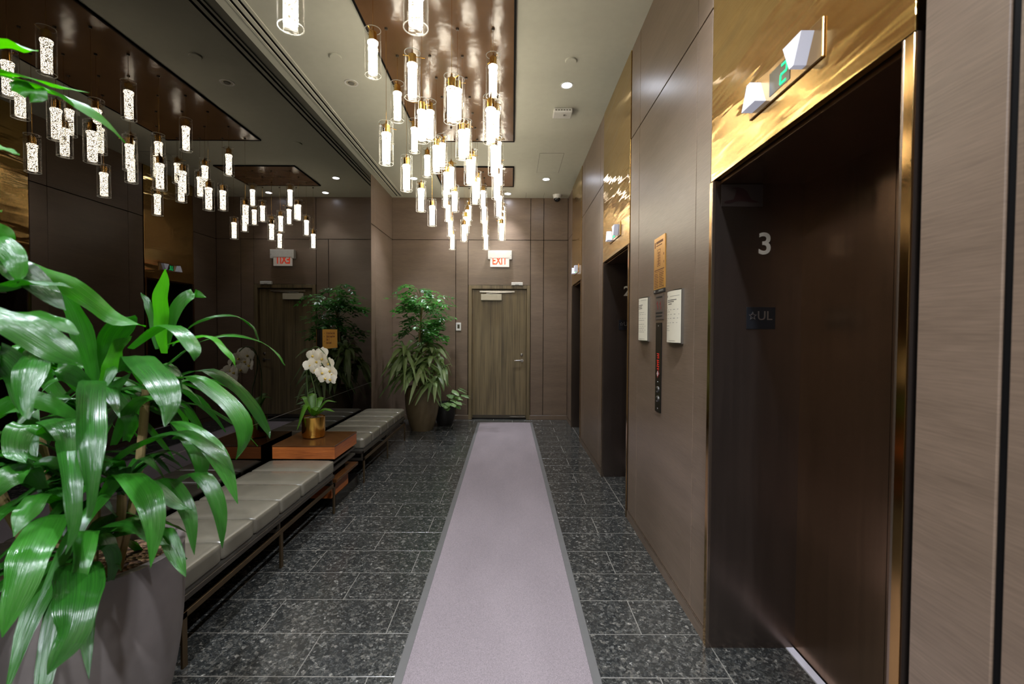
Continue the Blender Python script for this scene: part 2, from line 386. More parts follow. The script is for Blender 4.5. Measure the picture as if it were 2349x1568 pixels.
M = dict(
    wood=wood_wall('taupe_wood_panel', (103, 87, 73), (126, 107, 91)),
    door_wood=wood_wall('olive_zebra_wood', (62, 54, 38), (126, 110, 80), vertical=True, rough=0.4),
    granite=granite(), grout=plain('grout', (114, 110, 102), 0.9),
    ceiling=plain('ceiling_paint', (200, 199, 184), 0.85, spec=0.2, wear=0.02),
    white=plain('white_plastic', (222, 220, 214), 0.4), offwhite=plain('cream_enamel', (196, 188, 166), 0.4),
    brass_sheet=brass_sheet(), bronze=dark_bronze('dark_bronze', (142, 114, 90), 0.27), jamb=dark_bronze('jamb_bronze', (112, 99, 91), 0.26, 0.002),
    trim_metal=dark_bronze('bright_bronze_trim', (196, 156, 100), 0.13, 0.001, 1.0), rear_bounce=plain('cream_bounce_wall', (196, 186, 166), 0.8),
    bronze_edge=dark_bronze('bronze_edge', (150, 132, 116), 0.22, 0.001),
    mirror=mirror_tint(), ceil_mirror=lacquer(),
    black=plain('black_void', (12, 11, 11), 0.8, spec=0.1), blackgloss=plain('black_lacquer', (16, 15, 15), 0.2),
    steel=plain('brushed_steel', (170, 168, 164), 0.28, 1.0), sill=plain('aluminium_sill', (226, 220, 228), 0.45, 0.35),
    glass=thin_glass(), rim=milky_rim_glass(), core=bubble_core(), brass=plain('polished_brass', (224, 176, 84), 0.2, 1.0),
    lens=plain('downlight_lens', (255, 255, 255), 0.5, emit=(235, 240, 255), es=80.0),
    leather=plain('olive_grey_leather', (102, 97, 84), 0.27, wear=0.05, spec=0.7), leather_side=plain('leather_piping', (70, 67, 60), 0.4),
    dark_steel=plain('dark_steel', (84, 78, 70), 0.35, 0.7), brass_rail=plain('antique_brass', (126, 106, 80), 0.36, 1.0),
    cherry=wood_wall('cherry_veneer', (128, 66, 28), (182, 104, 48), rough=0.3),
    walnut_top=wood_wall('dark_table_top', (66, 40, 20), (92, 58, 30), rough=0.16),
    pot=plain('taupe_planter', (104, 97, 94), 0.5, wear=0.08), pot_brown=plain('brown_planter', (104, 90, 66), 0.45, wear=0.08),
    pot_black=plain('black_planter', (34, 32, 32), 0.45),
    soil=soil_mat(), cane=plain('tan_cane', (140, 120, 78), 0.7, wear=0.2), stem=plain('green_stem', (66, 88, 40), 0.55, wear=0.15),
    leaf=leaf_mat('dracaena_leaf', (9, 38, 13), (44, 106, 28), stripe=0.4, rough=0.25, trans=0.22, spec=0.75), leaf_bright=leaf_mat('backlit_leaf', (34, 104, 12), (66, 150, 20), trans=0.35),  # leaf_bright: leaf green lightened, with the light from behind put into the colour
    leaf_far=leaf_mat('far_leaf', (36, 76, 36), (138, 162, 104), stripe=0.45, spec=0.9), leaflet=leaf_mat('aralia_leaflet', (36, 92, 30), (96, 162, 78), stripe=0.1),  # light end of leaf_far also carries painted leaf highlights
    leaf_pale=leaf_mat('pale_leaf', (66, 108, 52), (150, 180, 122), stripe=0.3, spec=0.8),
    orchid_leaf=leaf_mat('orchid_leaf', (52, 92, 26), (92, 140, 44)),
    petal=leaf_mat('white_petal', (236, 228, 206), (250, 246, 232), stripe=0.1, rough=0.5, trans=0.2), lip=plain('yellow_orchid_lip', (214, 184, 86), 0.5),
    rug=rug_mat(), rug_edge=plain('grey_rubber_edge', (84, 82, 80), 0.7),
    red_lit=plain('lit_red_letters', (226, 60, 30), 0.5, emit=(255, 70, 36), es=1.3), exit_panel=plain('lit_acrylic', (235, 230, 222), 0.3, emit=(255, 246, 236), es=0.45),
    green_lit=plain('green_led', (0, 120, 60), 0.5, emit=(10, 255, 130), es=2.2), red_led=plain('red_led', (150, 24, 14), 0.5, emit=(255, 50, 24), es=0.22),
    lantern=plain('frosted_arrow', (226, 226, 236), 0.35, emit=(214, 216, 236), es=0.35), display=plain('dark_display', (70, 66, 50), 0.2),
    lantern_plate=plain('lantern_plate', (196, 164, 116), 0.25, 1.0),
    numeral=plain('satin_numeral', (240, 236, 226), 0.5, 0.5), tactile=plain('black_tactile_plate', (22, 24, 28), 0.35), tactile_mark=plain('grey_raised_mark', (176, 176, 178), 0.35, 1.0),
    gold_plaque=plain('gold_plaque', (214, 160, 76), 0.32, 0.55), gold_text=plain('etched_text', (112, 66, 20), 0.6),
    paper=plain('notice_paper', (226, 220, 200), 0.6, wear=0.02), print=plain('grey_print', (120, 116, 106), 0.7), fire_plate=plain('bronze_fire_plate', (112, 98, 90), 0.4, 0.5),
    red_print=plain('dark_red_print', (132, 40, 34), 0.6), sticker=plain('smoky_sticker', (58, 50, 49), 0.4), sticker_art=plain('maroon_print', (40, 16, 18), 0.5),
    dome=plain('smoked_dome', (20, 20, 22), 0.08),
)

# ================================================================ SETTING
def struct(name, mb, mat, **kw): return tag(mb.build(name, mat, **kw), kind='structure')

# ---- floor: grout bed + granite tiles laid in running bond, each tile its own piece
floor = struct('floor', MB().box(XL - .05, 1.62, YR, YB + .15, -0.12, -0.0007), M['grout'])
TW, TD, GAP = 0.657, 0.2925, 0.0035
def tile(x0, x1, y0, y1):
    if x1 - x0 < .02 or y1 - y0 < .02: return
    key = (round(x1 - x0, 3), round(y1 - y0, 3))
    if key not in tile.cache:
        w, d = key
        b = .0012
        bm = bmesh.new()
        lo = [bm.verts.new(p) for p in ((0, 0, -.006), (w, 0, -.006), (w, d, -.006), (0, d, -.006))]
        mi = [bm.verts.new(p) for p in ((0, 0, -b), (w, 0, -b), (w, d, -b), (0, d, -b))]
        hi = [bm.verts.new(p) for p in ((b, b, 0), (w - b, b, 0), (w - b, d - b, 0), (b, d - b, 0))]
        for a, c in ((lo, mi), (mi, hi)):
            for i in range(4): bm.faces.new((a[i], a[(i + 1) % 4], c[(i + 1) % 4], c[i]))
        bm.faces.new(hi); bm.faces.new(list(reversed(lo)))
        me = bpy.data.meshes.new('tile'); bm.to_mesh(me); bm.free(); tile.cache[key] = me
    add('tile', tile.cache[key], M['granite'], floor, loc=(x0, y0, 0))
tile.cache = {}
row = -17
while True:
    y0 = 2.300 + row * TD
    if y0 > YB: break
    y1 = min(y0 + TD, YB + .04)
    off = 0.018 if row % 2 == 0 else 0.018 - TW / 2
    k = -4
    while True:
        x0 = off + k * TW
        if x0 > XR: break
        a, b = max(x0, XL), min(x0 + TW, XR + .02)
        tile(a + GAP / 2, b - GAP / 2, y0 + GAP / 2, y1 - GAP / 2)
        k += 1
    row += 1
for ya, yb in LIFTS:            # slabs inside the elevator recesses
    n = 4; st = (yb - ya) / n
    for i in range(n): tile(XR + .022, XD - .045, ya + i * st + .002, ya + (i + 1) * st - .002)

# ---- ceiling
ceiling = struct('ceiling', MB().box(XL - .05, XR + .6, YR, YB + .2, HC, HC + .12), M['ceiling'])
m = MB()
hx0, hx1, hy0, hy1 = .352, .67, 5.94, 6.67
for a in ((hx0, hx1, hy0, hy0 + .004), (hx0, hx1, hy1 - .004, hy1), (hx0, hx0 + .004, hy0, hy1), (hx1 - .004, hx1, hy0, hy1)):
    m.box(a[0], a[1], a[2], a[3], HC - .0015, HC + .01)
m.build('access_hatch_gap', M['print'], ceiling)
MB().box(hx0 + .005, hx1 - .005, hy0 + .005, hy1 - .005, HC - .0022, HC + .01).build('access_hatch', M['ceiling'], ceiling)
m = MB()
for x in (.23, .535): m.box(x, x + .004, 7.62, YB, HC - .001, HC + .01)
m.build('ceiling_joint', M['print'], ceiling)

# ---- back wall: dark core with a doorway, wood panels hung on it with open joints
DX0, DX1, DZ = -.752, .319, 2.342          # outer edge of the door frame
m = MB()
m.box(XL, DX0 + .02, YB + .022, YB + .2, 0, HC).box(DX1 - .02, XR + .6, YB + .022, YB + .2, 0, HC)
m.box(DX0 + .02, DX1 - .02, YB + .022, YB + .2, DZ - .02, HC).box(DX0, DX1, YB + .14, YB + .2, 0, DZ)
wall_back = struct('wall_back', m, M['black'])
G = .0045
def panel(parent, x0, x1, y0, y1, z0, z1):
    return MB().box(x0, x1, y0, y1, z0, z1, .0015, 1).build('panel', M['wood'], parent)
for a, b in ((XL, DX0 - .008), (DX0 - .008, DX1 + .005), (DX1 + .005, .55), (.55, XR)):
    panel(wall_back, a + G, b - G, YB, YB + .022, HG + G, HC)
for a, b in ((XL, -.975), (-.975, DX0 - .008), (DX1 + .005, .55), (.55, XR)):
    panel(wall_back, a + G, b - G, YB, YB + .022, .085, HG - G)
panel(wall_back, DX0 - .008 + G, DX1 + .005 - G, YB, YB + .022, DZ + .006, HG - G)
struct('baseboard_back', MB().box(XL, DX0, YB - .008, YB + .022, 0, .08, .002, 1).box(DX1, XR, YB - .008, YB + .022, 0, .08, .002, 1), M['wood'])

# ---- right wall: piers between the elevators
m = MB()
ys = [YR] + [v for l in LIFTS for v in l] + [YB + .2]
for a, b in zip(ys[0::2], ys[1::2]): m.box(XR + .022, 1.62, a, b, 0, HC)
for a, b in LIFTS: m.box(XR + .022, 1.62, a, b, HEAD + .02, HC).box(1.5, 1.62, a, b, 0, HEAD + .02)
wall_right = struct('wall_right', m, M['black'])
cols_r = [(YR, -1.2), (-1.2, .888), (.902, 1.092), (2.247, 2.425), (2.425, 3.51), (3.51, 3.758), (4.873, 5.06), (5.06, 6.12), (6.12, 6.363), (7.367, YB)]
for a, b in cols_r:
    for z0, z1 in ((.07, HG - G), (HG + G, HC)):
        panel(wall_right, XR, XR + .022, a + .0025, b - .0025, z0, z1)
MB().box(XR + .004, XR + .022, .888, .902, .07, HC).build('joint_filler', M['black'], wall_right)
for i, (a, b) in enumerate(((YR, 1.095), (2.245, 3.76), (4.871, 6.365), (7.365, YB))):
    mb = MB().box(XR - .006, XR + .022, a, b, 0, .066)
    o = struct('baseboard_right', mb, M['wood'])
    MB().box(XR - .007, XR + .001, a, b, .066, .0685).build('highlight_lip', M['bronze_edge'], o)  # lighter strip stands for light caught on the ledge

# ---- left wall: smoked mirror in two tiers, then wood panels
wall_left = struct('wall_left', MB().box(XL - .2, XL - .012, YR, YB + .2, 0, HC), M['black'])
MY = 6.74
MB().box(XL - .012, XL, YR, MY, .788, HC).build('mirror_pane', M['mirror'], wall_left)
MB().box(XL - .012, XL, YR, MY, .0, .783).build('mirror_pane', M['mirror'], wall_left)
MB().box(XL - .012, XL + .0015, YR, MY, .783, .788).build('mirror_joint_strip', M['steel'], wall_left)
for a, b in ((MY, 6.93), (6.93, YB)):
    for z0, z1 in ((.07, HG - G), (HG + G, HC)):
        panel(wall_left, XL - .012, XL + .004, a + .002, b - .002, z0, z1)
struct('baseboard_left', MB().box(XL - .012, XL + .01, MY, YB, 0, .068), M['wood'])
struct('wall_rear', MB().box(XL - .2, 1.62, YR - .15, YR, 0, HC), M['rear_bounce'])  # unseen wall, made cream to bounce soft light forward

# ================================================================ EXIT DOOR
door = tag(bpy.data.objects.new('door_1', None), 'olive zebra-wood exit door under the lit sign', kind='structure')
col.objects.link(door); door.location = (-.215, YB, 0)
fm = MB()
fm.box(DX0, DX0 + .058, YB - .012, YB + .14, 0, DZ, .003, 1).box(DX1 - .058, DX1, YB - .012, YB + .14, 0, DZ, .003, 1)
fm.box(DX0 + .058, DX1 - .058, YB - .012, YB + .14, DZ - .062, DZ, .003, 1)
fm.build('door_frame', M['door_wood'], door)
LY = YB + .05
leaf = MB().box(DX0 + .061, DX1 - .061, LY, LY + .045, .02, DZ - .066, .002, 1).build('door_leaf', M['door_wood'], door)
MB().box(DX0 + .058, DX1 - .058, LY - .005, LY + .06, 0, .016).build('threshold', M['black'], door)
MB().box(-.03, .24, LY - .016, LY - .003, .024, .05, .002, 1).box(DX0 + .07, DX1 - .07, LY - .003, LY, .02, .075).build('bottom_seal', M['dark_steel'], door)
h = MB().lathe([(.026, 0), (.026, .012)], n=24)
for v in h.bm.verts: v.co = Vector((v.co.x + .185, LY - v.co.z, v.co.y + 1.035))
h.tube([(.185, LY - .01, 1.035), (.185, LY - .045, 1.035), (.165, LY - .052, 1.035), (.05, LY - .052, 1.034)], [.011, .011, .010, .009], 10)
h.build('lever_handle', M['steel'], door, smooth=True)
h = MB().lathe([(.022, 0), (.022, .01), (.012, .014)], n=20)
for v in h.bm.verts: v.co = Vector((v.co.x + .178, LY - v.co.z, v.co.y + 1.14))
h.build('lock_cylinder', M['steel'], door, smooth=True)
MB().box(-.535, -.175, LY - .06, LY, 2.083, 2.188, .004, 2).build('closer_body', M['offwhite'], door)
MB().box(-.56, .05, LY - .03, LY + .02, 2.222, 2.25, .002, 1).build('closer_track', M['steel'], door)
MB().tube([(-.44, LY - .03, 2.195), (-.44, LY - .035, 2.205), (.0, LY - .025, 2.222)], .008, 8).build('closer_arm', M['steel'], door)
m = MB()
for z in (.35, 1.05, 1.85): m.tube([(DX0 + .06, LY - .004, z), (DX0 + .06, LY - .004, z + .1)], .007, 8)
m.build('hinge', M['steel'], door)

# ================================================================ ELEVATORS
ORD = ['nearest elevator, numbered 3', 'middle elevator, numbered 2', 'farthest elevator beside the exit door']
STAR = [(math.sin(i * math.pi / 5) * (1 if i % 2 == 0 else .45), math.cos(i * math.pi / 5) * (1 if i % 2 == 0 else .45)) for i in range(10)]
def elevator(i, ya, yb):
    e = thing('elevator_entrance', 'dark bronze elevator opening with brass panel above, ' + ORD[i], 'elevator', (XR, (ya + yb) / 2, 0), 'elevator entrances along the right wall')
    JT = .036
    jf = MB().box(XR - .004, XD + .06, yb - JT, yb, 0, HEAD).build('far_jamb', M['jamb'], e)
    MB().box(XR - .004, XD + .06, ya, ya + JT, 0, HEAD).build('near_jamb', M['jamb'], e)
    MB().box(XR + .03, XD + .06, ya + JT, yb - JT, HEAD - .012, HEAD + .015).build('head_soffit', M['bronze'], e)
    for a, b in ((yb - .03, yb - .002), (ya + .002, ya + .03)):
        MB().box(XR - .009, XR - .004, a, b, 0, HEAD - .002, .001, 1).build('face_trim', M['trim_metal'], e)
    for a in (yb - JT - .002, ya + .030):
        MB().box(XR - .009, XR + .006, a, a + .008, 0, HEAD - .002, .0015, 1).build('edge_bead', M['bronze_edge'], e)
    MB().box(XR - .0045, XR + .022, ya + .006, yb - .006, HEAD + .004, HC - .001, .001, 1).build('brass_transom_panel', M['brass_sheet'], e)
    mid = (ya + yb) / 2
    MB().box(XD, XD + .035, ya + JT - .02, mid - .0015, .006, HEAD + .01).build('door_leaf', M['bronze'], e)
    MB().box(XD, XD + .035, mid + .0015, yb - JT + .02 - .02, .006, HEAD + .01).build('door_leaf', M['bronze'], e)
    MB().box(XD - .042, XD - .006, ya + JT, yb - JT, -.02, .004).build('sill', M['sill'], e)
    MB().box(XD - .006, XD + .06, ya + JT, yb - JT, -.02, .001).build('sill_groove', M['black'], e)
    # numeral and tactile plate on the far jamb
    mp = on_back(yb - JT)
    add('numeral', text_mesh('numeral', str(3 - i), .145, mp, 1.218, 1.975, .003, bold=.002), M['numeral'], e)
    pl = MB().box(1.135, 1.274, yb - JT - .003, yb - JT, 1.569, 1.675, .001, 1).build('tactile_plate', M['tactile'], e)
    mp2 = on_back(yb - JT - .003)
    add('raised_letters', text_mesh('raised_letters', 'UL', .062, mp2, 1.222, 1.632, .002), M['tactile_mark'], pl)
    st = MB()
    for k in range(10):
        (a, b), (c, d) = STAR[k], STAR[(k + 1) % 10]
        o = lambda u, v, q: (1.164 + u * q, 1.632 + v * q)
        st.prism([o(a, b, .021), o(c, d, .021), o(c, d, .014), o(a, b, .014)], mp2, 0, .002)
    st.build('raised_star', M['tactile_mark'], pl)
    if i == 0:
        sk = MB().box(1.005, 1.204, yb - JT - .0015, yb - JT, 2.157, 2.262).build('window_sticker', M['sticker'], e)
        hat = [(1.018, 2.178), (1.03, 2.184), (1.062, 2.19), (1.07, 2.21), (1.076, 2.235), (1.066, 2.242), (1.05, 2.238), (1.06, 2.246), (1.084, 2.248),
               (1.108, 2.243), (1.128, 2.228), (1.14, 2.205), (1.15, 2.19), (1.172, 2.183), (1.188, 2.176), (1.16, 2.176), (1.12, 2.182), (1.08, 2.182), (1.045, 2.172), (1.022, 2.171)]
        MB().prism(hat, on_back(yb - JT - .0015), 0, .0008).build('hat_print', M['sticker_art'], sk)
    # hall lantern
    cy, z0, z1 = mid - .02, 2.41, 2.538
    l = thing('hall_lantern', ['hall lantern with green figure 2 over the nearest elevator', 'hall lantern with green letters over the middle elevator', 'hall lantern over the farthest elevator by the exit door'][i], 'elevator indicator', (XR - .005, cy, z0), 'elevator hall lanterns')
    MB().box(XR - .012, XR - .005, cy - .22, cy + .22, z0, z1, .004, 2).build('plate', M['lantern_plate'], l)
    f = on_right(XR - .012)
    def arrow(yc, up, nm):
        s = 1 if up else -1; zc = (z0 + z1) / 2
        MB().prism([(yc - .05, zc - s * .042), (yc + .05, zc - s * .042), (yc + .012, zc + s * .046), (yc - .012, zc + s * .046)], f, 0, .042).build(nm, M['lantern'], l)
    arrow(cy + .145, True, 'up_arrow'); arrow(cy - .13, False, 'down_arrow')
    dp = MB().box(XR - .0135, XR - .012, cy - .055, cy + .07, z0 + .022, z1 - .022).build('display', M['display'], l)
    f = on_right(XR - .0135)
    SEG = {'a': (0, 1, 1), 'g': (0, .5, 1), 'd': (0, 0, 1), 'f': (0, .5, 0), 'b': (1, .5, 0), 'e': (0, 0, 0), 'c': (1, 0, 0)}
    def glyph(segs, yc, w=.034, hh=.062):
        mb = MB(); zc = (z0 + z1) / 2 - hh / 2
        for s_ in segs:
            x, y, hor = SEG[s_]
            if hor: u0, u1, v0, v1 = 0, w, y * hh - .004, y * hh + .004
            else: u0, u1, v0, v1 = x * w - .004, x * w + .004, y * hh, y * hh + hh / 2
            sh = lambda u, v: (yc + w / 2 - u - .12 * (v - hh / 2), zc + v)
            mb.prism([sh(u0, v0), sh(u1, v0), sh(u1, v1), sh(u0, v1)], f, 0, .0015)
        mb.build('lit_digit', M['green_lit'], dp)
    if i == 0: glyph('abged', cy - .02)
    else: glyph('bcdef', cy + .03, .03); glyph('def', cy - .018, .03)
for i, (ya, yb) in enumerate(LIFTS): elevator(i, ya, yb)

# ================================================================ CEILING FITTINGS
def ceiling_mirror(y0, y1, label):
    t = thing('ceiling_mirror_panel', label, 'ceiling panel', (-.54, (y0 + y1) / 2, HC))
    x0, x1 = -1.1, .008
    m = MB()
    for a in ((x0 - .016, x1 + .016, y0 - .016, y0), (x0 - .016, x1 + .016, y1, y1 + .016), (x0 - .016, x0, y0, y1), (x1, x1 + .016, y0, y1)):
        m.box(a[0], a[1], a[2], a[3], HC - .016, HC + .01)
    m.build('dark_trim', M['black'], t)
    MB().box(x0, x1, y0, y1, HC - .012, HC + .01).build('mirror_sheet', M['ceil_mirror'], t)
ceiling_mirror(2.75, 5.55, 'long bronze mirrored ceiling panel above the main run of pendants')
ceiling_mirror(6.43, 7.27, 'small bronze mirrored ceiling panel nearest the exit door')
ceiling_mirror(1.1, 2.2, 'bronze mirrored ceiling panel above the two largest nearest pendants')

t = thing('slot_diffuser', 'long twin-slot air diffuser in the ceiling along the mirror wall', 'air vent', (-1.93, 3, HC))
MB().box(-1.985, -1.885, YR, 7.84, HC - .002, HC + .01).build('slot_void', M['black'], t)
for a, b in ((-2.0, -1.978), (-1.955, -1.92), (-1.898, -1.87)):
    MB().box(a, b, YR, 7.845, HC - .007, HC + .01, .001, 1).build('blade', M['ceiling'], t)

def downlight(x, y, lit, label, power=DOWN_POWER, spread=78, tilt=0.0):
    t = thing('downlight', label, 'downlight', (x, y, HC), 'recessed ceiling downlights')
    MB().lathe([(.062, -.004), (.062, .004), (.047, .004), (.047, -.003)], (x, y, HC), 32, True).build('trim_ring', M['white'], t, smooth=True)
    MB().lathe([(.046, .001), (.046, .003)] if False else [(.0461, -.0015), (.0461, .0015)], (x, y, HC), 28).build('lens' if lit else 'gimbal_cup', M['lens'] if lit else M['offwhite'], t)
    if not lit:
        MB().lathe([(.026, -.008), (.03, -.0015)], (x, y, HC), 24).build('lamp_face', M['print'], t)
        return
    ld = bpy.data.lights.new('downlight_lamp', 'SPOT'); ld.energy = power; ld.spot_size = R(spread); ld.spot_blend = .75
    ld.color = (.86, .91, 1.0); ld.shadow_soft_size = .045
    lo = bpy.data.objects.new('lamp', ld); col.objects.link(lo); lo.parent = t; lo.location = (0, 0, -.012)
    lo.rotation_euler = (tilt, 0, 0)
downlight(.505, 4.31, True, 'lit round downlight between a sprinkler cover and the white ceiling detector', spread=100)
downlight(.512, 6.95, True, 'lit round downlight in ceiling beyond the access hatch', power=DOWN_POWER * .6)
downlight(-.075, 7.69, True, 'lit round downlight close to back wall above the exit sign', spread=72, power=DOWN_POWER * .55)
downlight(-1.03, 7.68, True, 'lit round downlight close to back wall behind the pendants', spread=72, power=DOWN_POWER * .35)
downlight(-1.49, 6.94, True, 'lit round downlight above the far bench and corner plant', power=DOWN_POWER * .9, spread=82)
downlight(-1.5, 4.29, False, 'unlit tilting downlight in ceiling near the slot diffuser')
downlight(.505, 1.67, True, 'lit downlight overhead in front of elevator 3', spread=120, power=DOWN_POWER * 1.2)
downlight(-1.5, 1.67, True, 'lit downlight overhead above the large foreground plant', power=DOWN_POWER * 1.5, spread=100)
downlight(.505, -.97, True, 'unseen fill downlight behind the viewpoint on the elevator side', power=DOWN_POWER * 2.4, spread=140)  # unseen lamp, strength raised to fill the near wall
downlight(-1.5, -.97, True, 'unseen fill downlight behind the viewpoint on the mirror side', power=DOWN_POWER * 2.4, spread=150)  # unseen lamp, strong and wide so fill reaches the elevator jamb
downlight(-.5, -2.2, True, 'added fill downlight behind the viewpoint close to the rear wall', power=DOWN_POWER * 3.0, spread=150)  # extra lamp added to light the rear wall as soft front light
def cover(x, y, label):
    t = MB().lathe([(.045, -.008), (.05, -.003), (.05, .003)], (0, 0, 0), 28).build('sprinkler_cover', M['ceiling'], smooth=True)
    t.location = (x, y, HC - .003); tag(t, label, 'sprinkler cover', 'flush sprinkler covers')
cover(-1.49, 3.88, 'flat round sprinkler cover nearest on the mirror side of the ceiling')
cover(.494, 3.92, 'flat round sprinkler cover on ceiling on the elevator side')
cover(-1.508, 5.67, 'flat round sprinkler cover farther back on the mirror side')

d = thing('wireless_detector', 'square white detector box on the ceiling beyond the downlight', 'detector', (.52, 4.81, HC))
MB().box(.425, .615, 4.735, 4.885, HC - .045, HC - .002, .006, 2).build('housing', M['white'], d)
m = MB()
for k in range(6): m.box(.44 + k * .028, .458 + k * .028, 4.733, 4.737, HC - .03, HC - .018)
m.build('vent_slots', M['print'], d)
MB().box(.53, .55, 4.79, 4.82, HC - .0465, HC - .044).box(.556, .562, 4.80, 4.815, HC - .0465, HC - .044).build('marking', M['print'], d)
d = thing('dome_camera', 'white security camera with dark dome near back wall', 'security camera', (.76, 7.75, HC))
MB().lathe([(.078, 0), (.07, -.03), (.062, -.06)], (.76, 7.75, HC), 32).build('base', M['white'], d, smooth=True)
MB().lathe([(.056, -.06), (.054, -.075), (.044, -.098), (.024, -.112), (.004, -.116)], (.76, 7.75, HC), 28).build('dome', M['dome'], d, smooth=True)

# ---------------------------------------------------------------- pendants
G_R, G_H = .054, .31
def lathe_mesh(nm, prof, n=28, closed=False): return MB().lathe(prof, n=n, closed=closed).mesh(nm, True, 50)
PM = dict(
    glass=lathe_mesh('glass_tube', [(G_R, 0), (G_R, G_H), (G_R - .0035, G_H), (G_R - .0035, 0)], 32, True),
    core=lathe_mesh('glowing_core', [(.026, .012), (.030, .016), (.030, .205), (.0355, .215), (.0355, .228), (.03, .233)], 20),
    holder=lathe_mesh('brass_holder', [(.027, .2335), (.027, .292), (.02, .297), (.006, .31), (.005, .33)], 20),
    rod=MB().tube([(-.085, 0, .284), (.062, 0, .284)], .0024, 6).mesh('cross_pin'),
    rim=lathe_mesh('bright_rim', [(G_R + .0004, -.0005), (G_R + .0004, .0025), (G_R - .0040, .0025), (G_R - .0040, -.0005)], 32, True),  # thin ring added so the tube end shows a bright line
    stud=lathe_mesh('ceiling_stud', [(.009, -.014), (.012, -.004), (.012, 0)], 12),
)
for k, mt in (('glass', 'glass'), ('core', 'core'), ('holder', 'brass'), ('rod', 'brass'), ('rim', 'rim'), ('stud', 'dark_steel')): PM[k].materials.append(M[mt])
COLX = [-.96, -.69, -.42, -.15]
COLN = ['leftmost', 'second from left', 'second from right', 'rightmost']
ORDN = ['first', 'second', 'third', 'fourth', 'fifth', 'sixth', 'seventh', 'eighth']
cable_cache = {}
def pendant(x, y, zb, label, group, rot):
    t = thing('pendant_light', label, 'pendant light', (x, y, zb), group, rot)
    L = round(HC - .012 - zb - .33, 3)
    if L not in cable_cache:
        cable_cache[L] = MB().tube([(0, 0, .33), (0, 0, .33 + L)], .0014, 6).mesh('cable'); cable_cache[L].materials.append(M['brass'])
    for nm, me in (('glass_tube', PM['glass']), ('glowing_core', PM['core']), ('brass_holder', PM['holder']), ('cross_pin', PM['rod']), ('cable', cable_cache[L])):
        o = add(nm, me, None, t, local=True)
    add('bright_rim', PM['rim'], None, t, local=True); o = add('bright_rim', PM['rim'], None, t, local=True); o.location = (0, 0, G_H - .002)
    o = add('ceiling_stud', PM['stud'], None, t, local=True); o.location = (0, 0, HC - .012 - zb)
rp = random.Random(3)
# main run: eight rows, high and low alternating
MAIN = [(3.17, (3.30, 3.15, 2.99, 2.85)), (3.50, (2.82, 2.99, 3.15, 3.33)), (3.84, (3.30, 3.15, 2.99, 2.86)), (4.165, (2.82, 2.99, 3.14, 3.30)),
        (4.505, (3.30, 3.15, 2.99, 2.85)), (4.83, (2.81, 2.98, 3.14, 3.30)), (5.18, (3.29, 3.16, 2.99, 2.84)), (5.495, (2.81, 2.98, 3.14, 3.30))]
END = [(6.60, (3.33, 2.84, 3.33, 2.86)), (6.86, (3.19, 3.02, 3.17, 3.02)), (7.12, (3.02, 3.19, 3.02, 3.18)), (7.36, (2.86, 3.32, 2.86, 3.31))]
for r, (y, zs) in enumerate(MAIN):
    for c in range(4):
        pendant(COLX[c], y, zs[c], 'clear glass cylinder pendant, %s in the %s row of the long middle group' % (COLN[c], ORDN[r]), 'cylinder pendants in the long middle group', rp.uniform(0, 6.28))
for r, (y, zs) in enumerate(END):
    for c in range(4):
        pendant(COLX[c], y, zs[c], 'clear glass cylinder pendant, %s in the %s row from the exit door' % (COLN[c], ORDN[3 - r]), 'cylinder pendants in the group by the exit door', rp.uniform(0, 6.28))
for r, (y, zs) in enumerate(END):
    for c in range(4):
        vis = (r == 3 and c in (0, 2))
        lab = ('large clear glass pendant cropped by top edge, %s one' % ('left' if c == 0 else 'right')) if vis else 'glass cylinder pendant overhead, %s in %s row of the nearest group' % (COLN[c], ORDN[r])
        pendant(COLX[c], y - 5.36, zs[c], lab, 'cylinder pendants in the nearest group', rp.uniform(0, 6.28))

# ================================================================ THINGS ON THE BACK WALL
s = thing('exit_sign', 'white edge-lit EXIT sign with red letters above the door', 'exit sign', (-.21, YB, 2.65))
MB().box(-.412, -.003, YB - .085, YB, 2.80, 2.931, .004, 2).box(-.412, -.368, YB - .085, YB, 2.782, 2.81, .002, 1).box(-.047, -.003, YB - .085, YB, 2.782, 2.81, .002, 1).build('housing', M['white'], s)
pn = MB().box(-.374, -.048, YB - .062, YB - .05, 2.654, 2.86, .002, 1).build('acrylic_panel', M['exit_panel'], s)
add('lettering', text_mesh('lettering', 'EXIT', .19, on_back(YB - .062), -.213, 2.752, .003, sx=.66, bold=.004), M['red_lit'], pn)
MB().box(-.025, -.018, YB - .087, YB - .084, 2.845, 2.852).build('test_button', M['black'], s)
s = thing('door_sensor', 'small white motion sensor on top edge of the door frame', 'sensor', (.09, YB - .012, 2.338))
MB().box(-.009, .188, YB - .06, YB - .012, 2.338, 2.392, .006, 2).build('housing', M['white'], s)
MB().box(.06, .12, YB - .061, YB - .055, 2.342, 2.352).build('lens_slot', M['print'], s)
s = thing('wall_controller', 'white wall controller with dark window left of the exit door', 'thermostat', (-.925, YB, 1.55))
MB().box(-.968, -.88, YB - .016, YB, 1.553, 1.69, .004, 2).build('cover', M['white'], s)
MB().box(-.944, -.904, YB - .018, YB - .015, 1.59, 1.66).build('window', M['display'], s)

